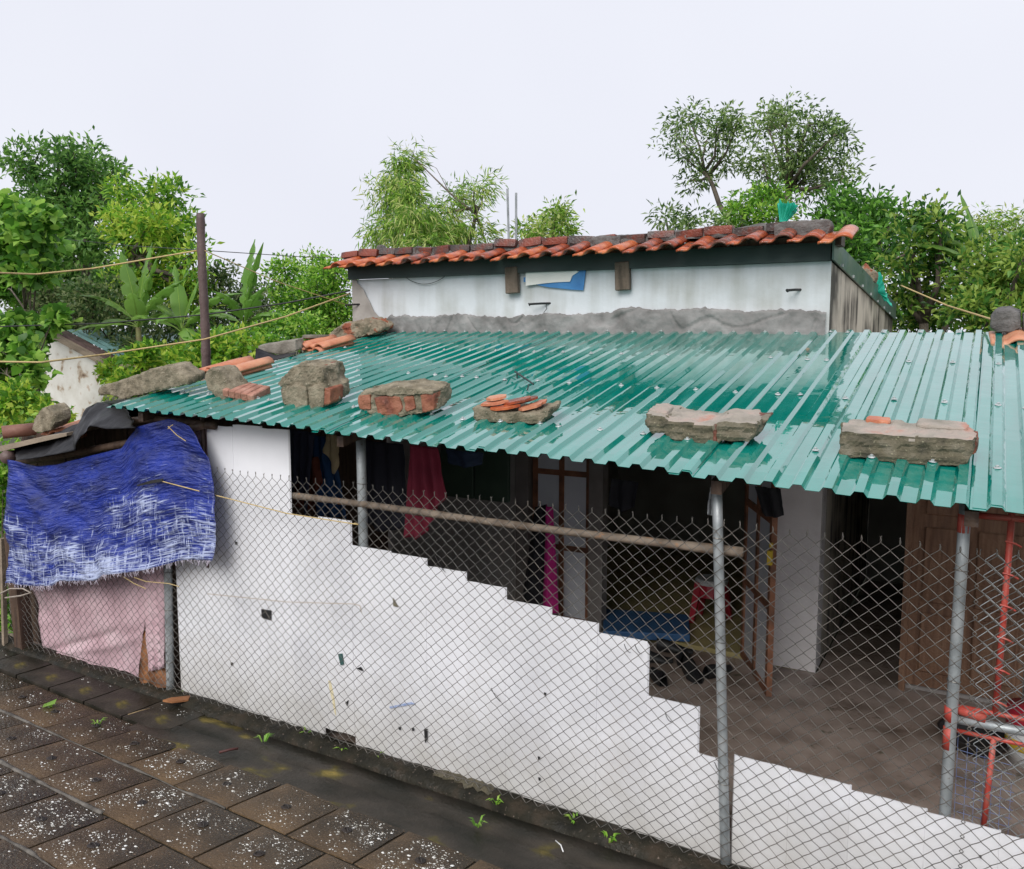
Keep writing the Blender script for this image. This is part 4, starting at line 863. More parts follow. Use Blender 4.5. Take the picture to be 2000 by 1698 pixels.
# blocks on the tiled roof
chunk('concrete_lump', 'big dark concrete lump at the right end of the tiled roof', [(1512, 440), (1530, 432), (1580, 430), (1618, 428), (1624, 440), (1614, 462), (1570, 468), (1512, 466)], 2.50, .20, M['cement'], amp=.006, shear=0, group=None, cat='rubble', topmat=M['concrete'])
chunk('cement_lump', 'dark cement lump in the middle of the tiled roof edge', [(1150, 472), (1160, 462), (1185, 459), (1208, 462), (1212, 482), (1190, 488), (1152, 486)], 2.50, .16, M['cement'], amp=.008, shear=0, group=None, cat='rubble')
chunk('cement_lump', 'small dark cement lump near the left end of the tiled roof', [(795, 500), (800, 488), (815, 480), (828, 490), (830, 500), (810, 504)], 2.52, .10, M['cement'], amp=.008, shear=0, group=None, cat='rubble')
chunk('cement_lump', 'dark cement knob on the left end bricks', [(732, 492), (736, 479), (746, 478), (750, 490), (742, 496)], 2.55, .06, M['cement'], amp=.006, shear=0, group=None, cat='rubble')
# green netting on the ridge and at the verge
def netfan(label, base, tips, Y, dep):
    t = onY(*base, Y); g = MB(); P = []
    top = [onY(px, py, Y) for px, py in tips]; n = 30; tp = lerp_poly([tuple(p) for p in top], n)
    bs = [(t[0] + .05 * (i / (n - 1) - .5), t[1], t[2]) for i in range(n)]
    for j in range(12):
        v = j / 11; P.append([tuple(np.array(bs[i]) * (1 - v) + tp[i] * v + np.array([0, dep * math.sin(i * 1.3) * v, .012 * math.sin(i * 2.1) * v])) for i in range(n)])
    g.grid(P); o = g.build('green_net', M['net'], smooth=True); tag(o, label, 'net'); return o
netfan('tuft of turquoise netting sticking up from the tiled roof', (1530, 433), [(1518, 398), (1526, 392), (1533, 400), (1545, 395), (1558, 402), (1550, 418)], 2.6, .05)
netfan('turquoise netting trailing down the right roof verge', (1712, 572), [(1706, 528), (1722, 535), (1726, 556), (1735, 585), (1745, 600), (1728, 588)], 5.0, .05)
chunk('verge_rubble', 'broken bricks and mortar on the right roof verge', [(1675, 528), (1690, 514), (1702, 526), (1712, 530), (1708, 552), (1690, 548)], 4.6, .2, M['mortar_brick'], amp=.012, shear=0, group=None, vox=.02)

# ================================================================== UNDER THE LEAN-TO
encl = thing('porch_shade_screen', 'dark boards added to shade the porch from its left side', 'screen', (-4.7, 1.2, 0))  # added boards, put in to keep the porch interior dark
for k in range(11):
    y = .12 + k * .215; b = MB(); b.span((-4.72 + .006 * (k % 2), y, 0), (-4.695 + .006 * (k % 2), y + .21, roofZ(-4.7, y) - .06)); b.build('board', M['darkwood'], encl)
for k in range(10):
    x = -6.6 + k * .19; b = MB(); b.span((x, .28 + .005 * (k % 2), 0), (x + .186, .30 + .005 * (k % 2), 1.58 + .03 * k)); b.build('board', M['darkwood'], shed_)  # added dark backing, its colour stands in for the shade under the eave
# clothes drying on a line
rope('washing_line', 'dark washing line strung under the eave inside the porch', 'line', [(-4.6, .75, 1.83), (-3.7, .75, 1.80), (-2.3, .75, 1.79), (-1.2, .75, 1.80)], .003, M['blackrubber'])
def garment(name, label, cat, top, bot, Y, mt, nf=7, amp=.02, grp=None):
    ph = random.uniform(0, 6)
    o, _, _ = sheet_from(name, top, bot, Y, Y + random.uniform(-.02, .02), 28, 26, lambda u, v, p: amp * (1.15 - v * .6) * math.sin(nf * u * 3.1 + ph + 1.5 * v) + .012 * fbm(u, v, ph, 3, 2), mt, thick=.003)
    return tag(o, label, cat, grp)
CG = 'clothes hanging under the porch roof'
garment('hanging_jacket', 'dark navy jacket hanging beside the tall white planks', 'jacket', [(562, 838), (612, 845)], [(560, 1000), (582, 940), (600, 1010)], .72, cloth('navy_cloth', (.035, .04, .07)), grp=CG)
garment('hanging_shirt', 'dark rust red shirt hanging in the porch near the tall planks', 'shirt', [(588, 898), (620, 892)], [(566, 950), (570, 985), (610, 1000), (628, 945)], .80, cloth('rust_cloth', (.13, .035, .02)), 4, grp=CG)
garment('hanging_trousers', 'dark blue trousers hanging left of the thick post', 'trousers', [(612, 850), (645, 855)], [(618, 1005), (650, 1010), (680, 1012)], .86, cloth('blue_cloth', (.02, .07, .18)), 5, grp=CG)
garment('hanging_towel', 'beige towel hanging in folds just left of the thick post', 'towel', [(638, 848), (665, 852)], [(633, 884), (640, 890), (652, 925), (657, 926), (664, 880)], .66, cloth('beige_cloth', (.42, .33, .19)), 4, .012, grp=CG)
garment('hanging_coat', 'black coat hanging right of the thick post', 'coat', [(705, 860), (790, 868)], [(700, 1010), (745, 1040), (800, 1030)], .84, cloth('black_cloth', (.012, .012, .02)), 6, grp=CG)
garment('hanging_dress', 'crimson dress hanging in the middle of the porch', 'dress', [(798, 868), (858, 876)], [(790, 1050), (815, 1055), (840, 1030), (868, 970)], .70, cloth('crimson_cloth', (.20, .018, .04)), 7, .03, grp=CG)
garment('hanging_pouch', 'dark blue cloth pouch hanging above the green shutters', 'pouch', [(870, 878), (945, 885)], [(880, 905), (905, 915), (938, 908)], .9, cloth('cap_cloth', (.02, .035, .07)), 3, grp=CG)
garment('hanging_black_shirt', 'black shirt hanging by the dark open doorway', 'shirt', [(1195, 935), (1248, 942)], [(1190, 985), (1215, 1000), (1240, 990)], 2.2, cloth('charcoal_cloth', (.02, .02, .026)), 4, grp=CG)
garment('hanging_black_bag', 'black cloth bag hanging above the open door leaf', 'bag', [(1475, 950), (1525, 955)], [(1490, 1005), (1510, 1012), (1530, 1008)], 1.8, cloth('bag_cloth', (.015, .015, .018)), 4, grp=CG)
# plastic bag hung by the leaning post
garment('clear_bag', 'clear crinkled plastic bag hung beside the leaning post', 'bag', [(1388, 952), (1393, 952)], [(1380, 1000), (1386, 1008), (1394, 1006)], .25, mat('clear_plastic', [(.25, .26, .28), (.4, .42, .44)], 14, .15, .05, .8, 60), 4, .008)
# black jacket with magenta side panel on the paned door
jk = thing('two_tone_jacket', 'black and magenta jacket hanging on the paned door', 'jacket', onY(1065, 1200, 2.3))
for nm, tp, bt, mt in (('body', [(1046, 990), (1068, 985)], [(1022, 1160), (1035, 1185), (1062, 1196)], cloth('black_fleece', (.012, .012, .016))), ('side_panel', [(1068, 985), (1080, 990)], [(1060, 1190), (1092, 1198)], cloth('magenta_fleece', (.48, .02, .20)))):
    sheet_from(nm, tp, bt, 2.36, 2.32, 14, 22, lambda u, v, p: -.05 * math.sin(math.pi * u) + .01 * fbm(u, v, 0, 4), mt, jk, .004)
# room furnishings
p0 = onZ(1265, 1215, .06)
g = MB(); q = [onZ(a, b_, .10) for a, b_ in ((1178, 1188), (1345, 1200), (1348, 1240), (1178, 1232))]; g.prism([tuple(v) for v in q], (0, 0, -.06)); o = g.build('blue_mat', M['bluemat']); bevel(o, .01, 2); tag(o, 'blue foam mat on the floor inside the open doorway', 'mat')
def stool(label, c, s=1.0):
    t = thing('plastic_stool', label, 'stool', c); h = .36 * s
    b = MB(); b.lathe([(.0, h), (.12 * s, h), (.135 * s, h - .015), (.13 * s, h - .04)], c, 16); b.build('seat', M['whiteplastic'], t, smooth=False)
    for a in range(4):
        an = math.pi / 4 + a * math.pi / 2; d = Vector((math.cos(an), math.sin(an), 0)); b = MB()
        b.tube([Vector(c) + d * .115 * s + Vector((0, 0, h - .03)), Vector(c) + d * .175 * s], [.04 * s, .028 * s], 4); b.build('leg', M['redplastic'], t)
    b = MB(); b.lathe([(.125 * s, h - .04), (.145 * s, h * .62), (.135 * s, h * .62), (.115 * s, h - .04)], c, 16); b.build('skirt', M['redplastic'], t)
stool('red plastic stool with white seat inside the doorway', tuple(onZ(1388, 1212, .03)), 1.0)
def shoe(label, px, py, rz, s=1.0, mt='blackrubber'):
    c = onZ(px, py, .012); g = MB(); P = []
    for i in range(11):
        t = i / 10; wd = (.036 + .012 * math.sin(t * 3.1) + .006 * (t > .6)) * (1 - .45 * max(0, t - .82) / .18) * (.8 + .2 * min(1, t * 6)); h = .085 - .055 * min(1, max(0, t - .25) / .55)
        P.append([((t - .5) * .27 * s, math.cos(a) * wd * s, max(0, math.sin(a)) * h * s) for a in np.linspace(0, 2 * math.pi, 13)])
    g.grid(P); o = g.build('shoe', M[mt], smooth=True); o.location = c; o.rotation_euler = (0, 0, rz); tag(o, label, 'shoe', 'shoes left on the porch floor'); return o
shoe('black shoe nearest the stepped plank edge', 1285, 1325, 2.2); shoe('black shoe lying crosswise behind the first shoe', 1278, 1290, .3)
shoe('black shoe in the middle of the row', 1335, 1290, 1.9, 1.1); shoe('black shoe pointing out toward the fence', 1352, 1318, -1.0, 1.15)
shoe('dark shoe furthest back by the door sill', 1318, 1272, .2); shoe('black shoe close beside the leaning post', 1402, 1315, 1.2)
# slanted boards leaning in the right-hand doorway
# ================================================================== RED GATE at the right
gate = thing('red_gate', 'red painted gate frame with galvanised cross pipe and wire mesh', 'gate', (.2, .1, 0))
def bar(px0, py0, px1, py1, r, mt, nm, Y=.09):
    b = MB(); b.tube([onY(px0, py0, Y), onY(px1, py1, Y)], r, 8); b.build(nm, mt, gate, smooth=True)
bar(1852, 1402, 2080, 1444, .0185, M['pipe'], 'cross_pipe'); bar(1858, 1378, 2080, 1420, .010, M['redpaint'], 'rail'); bar(1862, 1426, 2080, 1472, .009, M['redpaint'], 'rail')
bar(1977, 1000, 1944, 1395, .0115, M['redpaint'], 'upright'); bar(1941, 1440, 1920, 1625, .0105, M['redpaint'], 'upright')
bar(1890, 1005, 2080, 1022, .012, M['redpaint'], 'rail'); bar(1855, 1420, 1852, 1462, .0222, M['redpaint'], 'painted_band', .06); bar(1857, 1380, 1856, 1408, .0222, M['redpaint'], 'painted_band', .06)
bar(1866, 1384, 1925, 1404, .0195, M['redpaint'], 'paint_smear'); bar(1884, 1004, 1882, 1040, .0222, M['redpaint'], 'painted_band', .06)
def gwarp(x, z): return (x + .012 * nz3(x, 30, z, 2.2), .02 * nz3(x, 33, z, 1.4), z + .012 * nz3(x, 36, z, 2.5))
x = .045; i = 0
while x < .55:
    wire_column(gate, x, .085, .06, 1.50, DW / 2, DH, False, gwarp, .0018, bool(i % 2), M['pipe']); x += DW / 2; i += 1
x = .02; i = 0
while x < 1.5:
    wire_column(fence, x, -.032, ZB, ZT, DW / 2, DH, True, flip=bool(i % 2)); x += DW / 2; i += 1
for k in range(6):
    q = onY(1976 - 5.5 * k, 1060 + 62 * k, .09); b = MB(); b.tube([(q[0] - .02, .082, q[2] + .004), (q[0] + .012, .075, q[2]), (q[0] + .03, .085, q[2] - .012)], .004, 5); b.build('mesh_hook', M['redpaint'], gate)
bm_ = mat('blue_wire', [(.10, .14, .30), (.2, .26, .45)], 10, .5); wm = thing('blue_wire_mesh', 'piece of blue welded wire mesh below the red gate rail', 'mesh', (.0, .14, .3))
for k in range(7):
    b = MB(); b.tube([(-.015 + .03 * k, .13, .12), (-.02 + .031 * k + .004 * math.sin(k), .14, .80 - .03 * k)], .0013, 4); b.build('wire', bm_, wm)
for k in range(17):
    b = MB(); b.tube([(-.02, .132, .14 + .036 * k), (.175, .137, .135 + .035 * k)], .0013, 4); b.build('wire', bm_, wm)
c = onZ(1905, 1462, .0); t = thing('dark_basin', 'dark round basin on the porch floor behind the red gate', 'basin', c)
b = MB(); b.lathe([(.12, 0), (.19, .09), (.2, .10), (.185, .09), (.11, .015)], c, 20); b.build('bowl', M['blackrubber'], t, smooth=True)
c = onZ(2010, 1490, .0); t = thing('coloured_bucket', 'white and yellow bucket with red top at the right edge', 'bucket', c)
b = MB(); b.lathe([(.10, 0), (.12, .2)], c, 18); b.build('body', M['whiteplastic'], t, smooth=True)
b = MB(); b.lathe([(.121, .2), (.125, .22), (.125, .3), (.121, .32)], c, 18); b.build('rim', M['redplastic'], t, smooth=True)
b = MB(); b.lathe([(.113, .09), (.121, .10), (.123, .14), (.117, .15)], c, 18); b.build('stripe', M['yellowplastic'], t, smooth=True)

# ================================================================== POLE AND LINES
pole = MB(); rs = random.Random(2); Yp = .95
a = onY(403, 735, Yp); b_ = onY(392, 417, Yp); pts, rad = [], []
for k in range(33):
    t = k / 32; q = a + (b_ - a) * t; pts.append((q[0] + .006 * math.sin(6 * t), q[1], q[2])); rad.append(.034 - .004 * t + (.004 if k % 5 == 0 else 0))
a0 = np.array(pts[0]); pts = [(a0[0] + .03, a0[1], 0.0)] + pts; rad = [.036] + rad
pole.tube(pts, rad, 10); o = pole.build('bamboo_pole', M['bamboo'], smooth=True); tag(o, 'weathered brown bamboo pole standing at the left roof edge', 'pole')
rope('yellow_rope', 'upper sagging yellow rope running left from the bamboo pole', 'rope', [onY(-60, 531, -.6), onY(70, 536, .0), onY(180, 525, .4), onY(390, 489, Yp)], .0062, M['rope'], group='yellow ropes')
rope('yellow_rope', 'lower yellow rope crossing the roof corner up to the house', 'rope', [onY(-60, 706, -.6), onY(80, 708, -.3), onY(200, 693, .2), onY(400, 663, .8), onY(560, 618, 1.6), onY(684, 573, HY)], .0062, M['rope'], group='yellow ropes')
rope('yellow_rope', 'thin pale cord slanting from the bamboo pole to the house', 'rope', [onY(400, 490, Yp), onY(540, 550, 1.6), onY(684, 598, HY)], .0042, M['rope'], group='yellow ropes')
rope('black_cable', 'black cable from the left trees to the house corner', 'cable', [onY(-60, 640, 2.0), onY(200, 632, 2.0), onY(400, 615, 2.1), onY(560, 592, 2.3), onY(684, 568, HY)], .007, M['blackrubber'])
rope('black_wire', 'thin dark wire crossing from tree to pole to house roof', 'cable', [onY(100, 465, 4.0), onY(250, 480, 3.0), onY(392, 489, Yp), onY(590, 502, 2.6), onY(660, 503, 2.9)], .0035, M['blackrubber'])
rope('stay_cord', 'pale cord from the far trees to the dark stone at right', 'cord', [onY(1760, 558, 6.0), onY(1850, 597, 4.5), onY(1940, 625, 2.5)], .007, M['rope'])
g = thing('roof_mast', 'left of two thin grey metal rods standing behind the tiled roof', 'rod', onY(994, 470, 5)); b = MB(); b.tube([onY(995, 520, 5.0), onY(991, 369, 5.0)], .014, 6); b.build('rod', M['pipe'], g)
g = thing('roof_mast', 'right of two thin grey metal rods standing behind the tiled roof', 'rod', onY(1008, 470, 5)); b = MB(); b.tube([onY(1008, 520, 5.0), onY(1008, 377, 5.0)], .014, 6); b.build('rod', M['pipe'], g)
# staple lying on the sheets
g = thing('bent_iron_staple', 'small bent iron bracket lying on the green roof above the tile lump', 'bracket', onRoof(1022, 755)); p, q = onRoof(1006, 742), onRoof(1042, 766)
b = MB(); b.tube([(p[0], p[1], p[2] + .05), (q[0], q[1], q[2] + .045)], .006, 6)
b.tube([(p[0] + .02, p[1] - .01, p[2] + .05), (p[0] + .02, p[1] - .01, p[2] + .01)], .004, 5); b.tube([(q[0] - .03, q[1], q[2] + .045), (q[0] - .035, q[1] - .01, q[2] + .01)], .004, 5); b.build('bar', M['blackrubber'], g)
chunk('mud_crumb', 'crumb of brown mud on the green roof near the ridge', [(1572, 684), (1576, 680), (1581, 684), (1577, 688)], 1.95, .03, M['mortar'], vox=.005, amp=.002, group=None, cat='crumb')

# ================================================================== LITTER AND WEEDS
def blades(name, label, px, py, n, L, mt, onf=None, spread=.05):
    p = onf(px, py) if onf else onSlope(px, py); g = MB(); rs = random.Random(int(px)); 
    for k in range(n):
        a = rs.uniform(0, 6.28); l = L * rs.uniform(.5, 1.1); d = Vector((math.cos(a), math.sin(a), 0)); s = Vector((-d.y, d.x, 0)) * .004; b0 = Vector(p) + d * rs.uniform(0, .015); m1 = b0 + d * l * .35 + Vector((0, 0, l * .6)); e = b0 + d * l * .8 + Vector((0, 0, l * .55))
        g.add([b0 - s, b0 + s, m1 + s * 1.3, m1 - s * 1.3, e], [(0, 1, 2, 3), (3, 2, 4)])
    o = g.build(name, mt, fix=False); tag(o, label, 'weed', 'weeds along the fence foot'); return o
WD = [(100, 1378, 'broad green weed on the dark slabs at the left'), (190, 1412, 'small green sprig between slabs near the left'), (352, 1352, 'green seedling at the foot of the short dark post'), (515, 1446, 'pale green seedling on the mossy strip near a stick'), (600, 1432, 'grass tuft under the white planks left of the gap'), (668, 1465, 'grass tuft by the gap under the planks'), (735, 1478, 'grass tuft just right of the gap under the planks'), (932, 1610, 'bright green sprig on the mossy strip'), (1122, 1605, 'leafy green weed against the white planks'), (1190, 1640, 'short weed at plank foot near the bottom edge'), (970, 1566, 'thin grass at the plank foot')]
for k, (px, py, lb) in enumerate(WD): blades('weed', lb, px, py + 4, 9 if k else 5, .06 if k else .05, LEAF['vine'] if k in (0, 1, 3, 7) else LEAF['mid'], lambda a, b_: onZ(a, b_, .012))
g = MB(); c = onSlope(95, 1382)
g.add([(c[0] - .05, c[1], c[2] + .01), (c[0], c[1] - .04, c[2] + .015), (c[0] + .05, c[1] + .01, c[2] + .03), (c[0] + .01, c[1] + .05, c[2] + .04), (c[0] - .03, c[1] + .03, c[2] + .02)], [(0, 1, 2, 3, 4)]); o = g.build('fallen_leaf', LEAF['vine'], fix=False); tag(o, 'bright green leaf lying on the slabs at the left', 'leaf')
def stick(label, px0, py0, px1, py1, r, mt, z=.012):
    a, b_ = onZ(px0, py0, z), onZ(px1, py1, z); g = MB(); m_ = (a + b_) / 2 + np.array([.006, .004, .004]); g.tube([a, m_, b_], r, 6); tag(g.build('stick', mt, smooth=True), label, 'stick', 'sticks on the strip')
stick('short dark red stick lying at the slab edge', 428, 1470, 465, 1462, .007, mat('red_stick', [(.05, .012, .01), (.10, .03, .025)], 20, .6), .03)
stick('thin straw lying across the dark slabs', 250, 1396, 292, 1384, .003, M['stick'], .02)
stick('thin curled white cord end on the mossy strip', 1085, 1642, 1100, 1664, .003, M['whiteplastic'])
stick('brown twig by the plank foot', 1055, 1580, 1072, 1600, .004, M['stick'])
g = MB(); q = [onZ(a, b_, .03) for a, b_ in ((318, 1371), (335, 1366), (372, 1362), (368, 1370), (336, 1374))]; g.prism([tuple(v) for v in q], (0, 0, .012)); tag(g.build('plastic_scrap', M['sack']), 'orange brown scrap beside the foot of the short post', 'scrap')
for k, (px, py) in enumerate([(862, 1530), (882, 1534), (900, 1542), (920, 1549), (940, 1555), (958, 1561)]):
    p = onY(px, py, .0); me = BRICK[k % 4].copy(); me.materials.clear(); me.materials.append(M['mortar_dark']); o = link('foot_stone', me, None, (p[0], .006, .026), (.1 * k, .2 * (k % 3 - 1), .25 * k), (.38 + .06 * (k % 2), .6, .75)); tag(o, ('leftmost', 'second', 'third', 'fourth', 'fifth', 'rightmost')[k] + ' small mossy stone from left in the row under the planks', 'stone', 'row of stones at the plank foot')

# ================================================================== VEGETATION
def np_mesh(name, V, T, mt):
    me = bpy.data.meshes.new(name); n, m = len(V), len(T)
    me.vertices.add(n); me.vertices.foreach_set('co', V.astype(np.float32).ravel())
    me.loops.add(m * 3); me.loops.foreach_set('vertex_index', T.astype(np.int32).ravel())
    me.polygons.add(m); me.polygons.foreach_set('loop_start', np.arange(0, m * 3, 3, dtype=np.int32)); me.polygons.foreach_set('loop_total', np.full(m, 3, np.int32))
    me.update(calc_edges=True); me.materials.append(mt); return me
def unit(a): return a / np.maximum(1e-9, np.linalg.norm(a, axis=-1, keepdims=True))
def leaves(base, dirs, L, W, rng, fold=.22, upbias=.8, kind='leaf'):
    """folded, pointed leaves: base point, direction, length, width"""
    n = len(base); d = unit(dirs); up = rng.normal(0, 1, (n, 3)) * .55 + np.array([0, 0, upbias]); nrm = unit(up - d * np.sum(up * d, 1, keepdims=True)); s = np.cross(d, nrm)
    L = L * rng.uniform(.65, 1.15, n)[:, None]; W = W * rng.uniform(.7, 1.15, n)[:, None]
    tip = base + d * L - np.array([0, 0, 1]) * L * rng.uniform(0, .25, n)[:, None]
    if kind == 'lobed':      # broad heart-shaped leaf of six points
        mid = base + d * L * .42
        V = np.stack([base, base + d * L * .05 + s * W * .42 + nrm * W * .05, mid + s * W * .55 + nrm * W * fold * .5, base + d * L * .72 + s * W * .28, tip, base + d * L * .72 - s * W * .28, mid - s * W * .55 + nrm * W * fold * .5, base + d * L * .05 - s * W * .42 + nrm * W * .05], 1).reshape(-1, 3)
        b = np.arange(n)[:, None] * 8; T = np.concatenate([b + np.array(t) for t in ([0, 1, 2], [0, 2, 3], [0, 3, 4], [0, 4, 5], [0, 5, 6], [0, 6, 7])])
    else:
        mid = base + d * L * .42
        V = np.stack([base, mid + s * W / 2 + nrm * W * fold, tip, mid - s * W / 2 + nrm * W * fold], 1).reshape(-1, 3)
        b = np.arange(n)[:, None] * 4; T = np.concatenate([b + np.array(t) for t in ([0, 1, 2], [0, 2, 3])])
    return V, T
def lobe_px(cx, cy, rx, ry, Y):
    c = onY(cx, cy, Y); k = depth(c) / FPX; return c, np.array([rx * k, (rx + ry) * .42 * k, ry * k])
FINE = 1.7
def tree(name, label, cat, lobes, Y, mt, L, W, dens=1.0, clump=.30, per=26, droop=0.0, foot=None, trunk_r=.06, grp=None, seed=1, bark='bark', kind='leaf', jit=.6, twigs=True, upbias=.8, trunk_px=None, shell=.42, open_=0.0, wind=0.0):
    rng = np.random.default_rng(seed); LB = [lobe_px(*l[:4], Y + (l[4] if len(l) > 4 else rng.uniform(-jit, jit))) for l in lobes]
    cen = np.mean([c for c, _ in LB], axis=0); zb = -.2
    if foot is None: foot = (cen[0], Y)
    t = thing(name, label, cat, (foot[0], foot[1], zb), grp)
    base, dirs, clumps = [], [], []
    for c, r in LB:
        L_, W_ = L, W; vol = (r[0] * r[1] * r[2]) ** (2 / 3); nc = max(5, int(dens * 11 * vol / clump ** 2))
        q = unit(rng.normal(0, 1, (nc, 3))) * (rng.uniform(0, 1, nc) ** shell)[:, None]
        cc = c + q * r
        for a, qq in zip(cc, q):
            n = int(per * FINE * rng.uniform(.5, 1.4)); o = unit(rng.normal(0, 1, (n, 3))) * (rng.uniform(0, 1, n) ** .5)[:, None] * clump * rng.uniform(.6, 1.25)
            o[:, 2] *= .75
            base.append(a + o); dr = unit(o) * .8 + .2 * qq + rng.normal(0, .6, (n, 3)) + np.array([wind, 0, .25 - droop]); dirs.append(dr)
        clumps.append(cc)
    V, T = leaves(np.concatenate(base), np.concatenate(dirs), L * .8, W * .85, rng, kind=kind, upbias=upbias)
    link('crown', np_mesh('crown', V, T, LEAF[mt] if isinstance(mt, str) else mt), t)
    g = MB(); ft = np.array([foot[0], foot[1], zb])
    if trunk_px:
        tp = [onY(a, b_, Y) for a, b_ in trunk_px]; tp = [np.array([tp[0][0], Y, zb])] + tp
    else: tp = [ft, ft * .5 + cen * .5 + np.array([.1, .05, 0]), cen * .8 + ft * .2]
    rr = list(np.linspace(trunk_r, trunk_r * .55, len(tp))); g.tube(tp, rr, 8); g.build('trunk', M[bark], t, smooth=True)
    b = MB(); top = np.array(tp[-1]); mid = np.array(tp[max(0, len(tp) - 2)])
    for (c, r), cc in zip(LB, clumps):
        st = top if rng.random() < .5 else mid * .4 + top * .6; k = (st + c) / 2 + rng.normal(0, .06, 3) * np.linalg.norm(c - st) + np.array([0, 0, -.05 * np.linalg.norm(c - st)])
        b.tube([st, k, c], [trunk_r * .5, trunk_r * .34, trunk_r * .18], 5)
        if twigs:
            for a in cc[::2]:
                h = (k if rng.random() < .4 else c); m_ = (h + a) / 2 + rng.normal(0, .05, 3) * np.linalg.norm(a - h); b.tube([h, m_, a], [trunk_r * .16, trunk_r * .10, trunk_r * .05], 4, False)
    b.build('branches', M[bark], t, smooth=True); return t
TG = 'trees around the house'
# left: big dark tree and the fresh yellow-green one before it
tree('leafy_tree', 'tall dark green tree at the upper left behind the others', 'tree', [(62, 335, 42, 48), (130, 318, 40, 42), (170, 318, 30, 40), (205, 345, 32, 42), (110, 390, 70, 50), (185, 405, 55, 55), (80, 450, 70, 50), (170, 470, 80, 50), (130, 540, 110, 55), (40, 520, 60, 60), (230, 560, 60, 40)], 6.5, 'deep', .20, .07, 1.0, .34, 30, trunk_r=.16, grp=TG, seed=3, trunk_px=[(165, 640), (168, 540), (160, 470)])
tree('leafy_tree', 'fresh yellow green tree left of the bamboo pole', 'tree', [(255, 385, 34, 38), (300, 385, 32, 34), (338, 400, 24, 42), (290, 440, 62, 44), (345, 455, 38, 44), (240, 450, 38, 44), (300, 510, 78, 44), (372, 500, 26, 42), (350, 560, 50, 40), (260, 560, 60, 40), (385, 590, 30, 50)], 5.2, 'bright', .17, .062, 1.0, .28, 28, trunk_r=.11, grp=TG, seed=4, trunk_px=[(262, 660), (255, 560), (262, 490)])
# gloomy undergrowth under them
tree('undergrowth', 'dark tangled undergrowth below the big left tree', 'bush', [(70, 590, 80, 45), (150, 610, 80, 45), (230, 640, 60, 40), (190, 580, 70, 40), (60, 560, 70, 40), (330, 640, 60, 40), (280, 690, 60, 25)], 4.6, 'gloom', .12, .055, 1.1, .25, 26, trunk_r=.05, seed=5)
tree('undergrowth', 'greyish green thicket with bare twigs behind the bananas', 'bush', [(450, 600, 60, 50), (520, 610, 60, 50), (430, 560, 40, 40), (380, 640, 50, 40)], 6.3, 'gloom', .13, .05, 1.2, .28, 26, trunk_r=.05, seed=15)
# vines with broad leaves, near left
tree('climbing_vine', 'broad leaved vine climbing at the left picture edge', 'vine', [(18, 420, 42, 36), (70, 440, 40, 30), (25, 490, 55, 40), (60, 530, 45, 30), (10, 560, 40, 35), (82, 480, 26, 28)], 2.6, 'vine', .14, .13, 1.1, .19, 16, trunk_r=.03, seed=6, kind='lobed', upbias=.55)
tree('climbing_vine', 'broad leaved vine covering the peeling white gable', 'vine', [(20, 640, 48, 36), (70, 650, 40, 22), (15, 700, 45, 40), (52, 690, 22, 26), (105, 620, 20, 12), (30, 745, 40, 30), (60, 725, 18, 30)], 2.2, 'vine', .13, .125, 1.0, .17, 15, trunk_r=.03, seed=7, kind='lobed', upbias=.55)
tree('low_shrub', 'bright green shrub below the peeling gable at the far left', 'bush', [(20, 790, 50, 36), (70, 800, 40, 20), (115, 812, 34, 14), (40, 825, 60, 18)], 1.5, 'bright', .11, .06, 1.2, .16, 24, trunk_r=.03, seed=8)
tree('low_shrub', 'dark leafy growth at the far left foot of the fence', 'bush', [(6, 920, 16, 50), (4, 1010, 14, 50), (12, 1190, 18, 40), (8, 1240, 22, 30)], .25, 'mid', .09, .055, 1.3, .12, 20, trunk_r=.02, seed=28, jit=.1)
# hedge behind the left roof edge
tree('hedge_shrub', 'bright green shrub behind the long concrete slab', 'bush', [(232, 722, 34, 30), (280, 705, 44, 26), (250, 752, 50, 26), (320, 730, 50, 30)], 3.0, 'bright', .12, .06, 1.25, .18, 26, trunk_r=.03, seed=9)
tree('hedge_shrub', 'bright green shrub behind the bamboo pole foot', 'bush', [(360, 695, 44, 30), (410, 690, 44, 30), (455, 684, 36, 22), (400, 720, 60, 24), (480, 672, 34, 14)], 3.2, 'bright', .12, .06, 1.25, .18, 26, trunk_r=.03, seed=10)
tree('hedge_shrub', 'small leaved bush below the banana leaves', 'bush', [(440, 660, 40, 20), (500, 655, 40, 22), (555, 645, 40, 24), (610, 640, 40, 26), (520, 668, 50, 14), (590, 662, 40, 16)], 4.2, 'mid', .09, .04, 1.3, .18, 28, trunk_r=.03, seed=11)
tree('leafy_tree', 'dense small leaved tree left of the house corner', 'tree', [(560, 545, 40, 34), (610, 525, 40, 28), (655, 530, 34, 30), (630, 575, 56, 44), (665, 600, 34, 50), (580, 600, 46, 40), (660, 640, 36, 34)], 6.0, 'mid', .10, .045, 1.3, .24, 34, trunk_r=.08, grp=TG, seed=12)
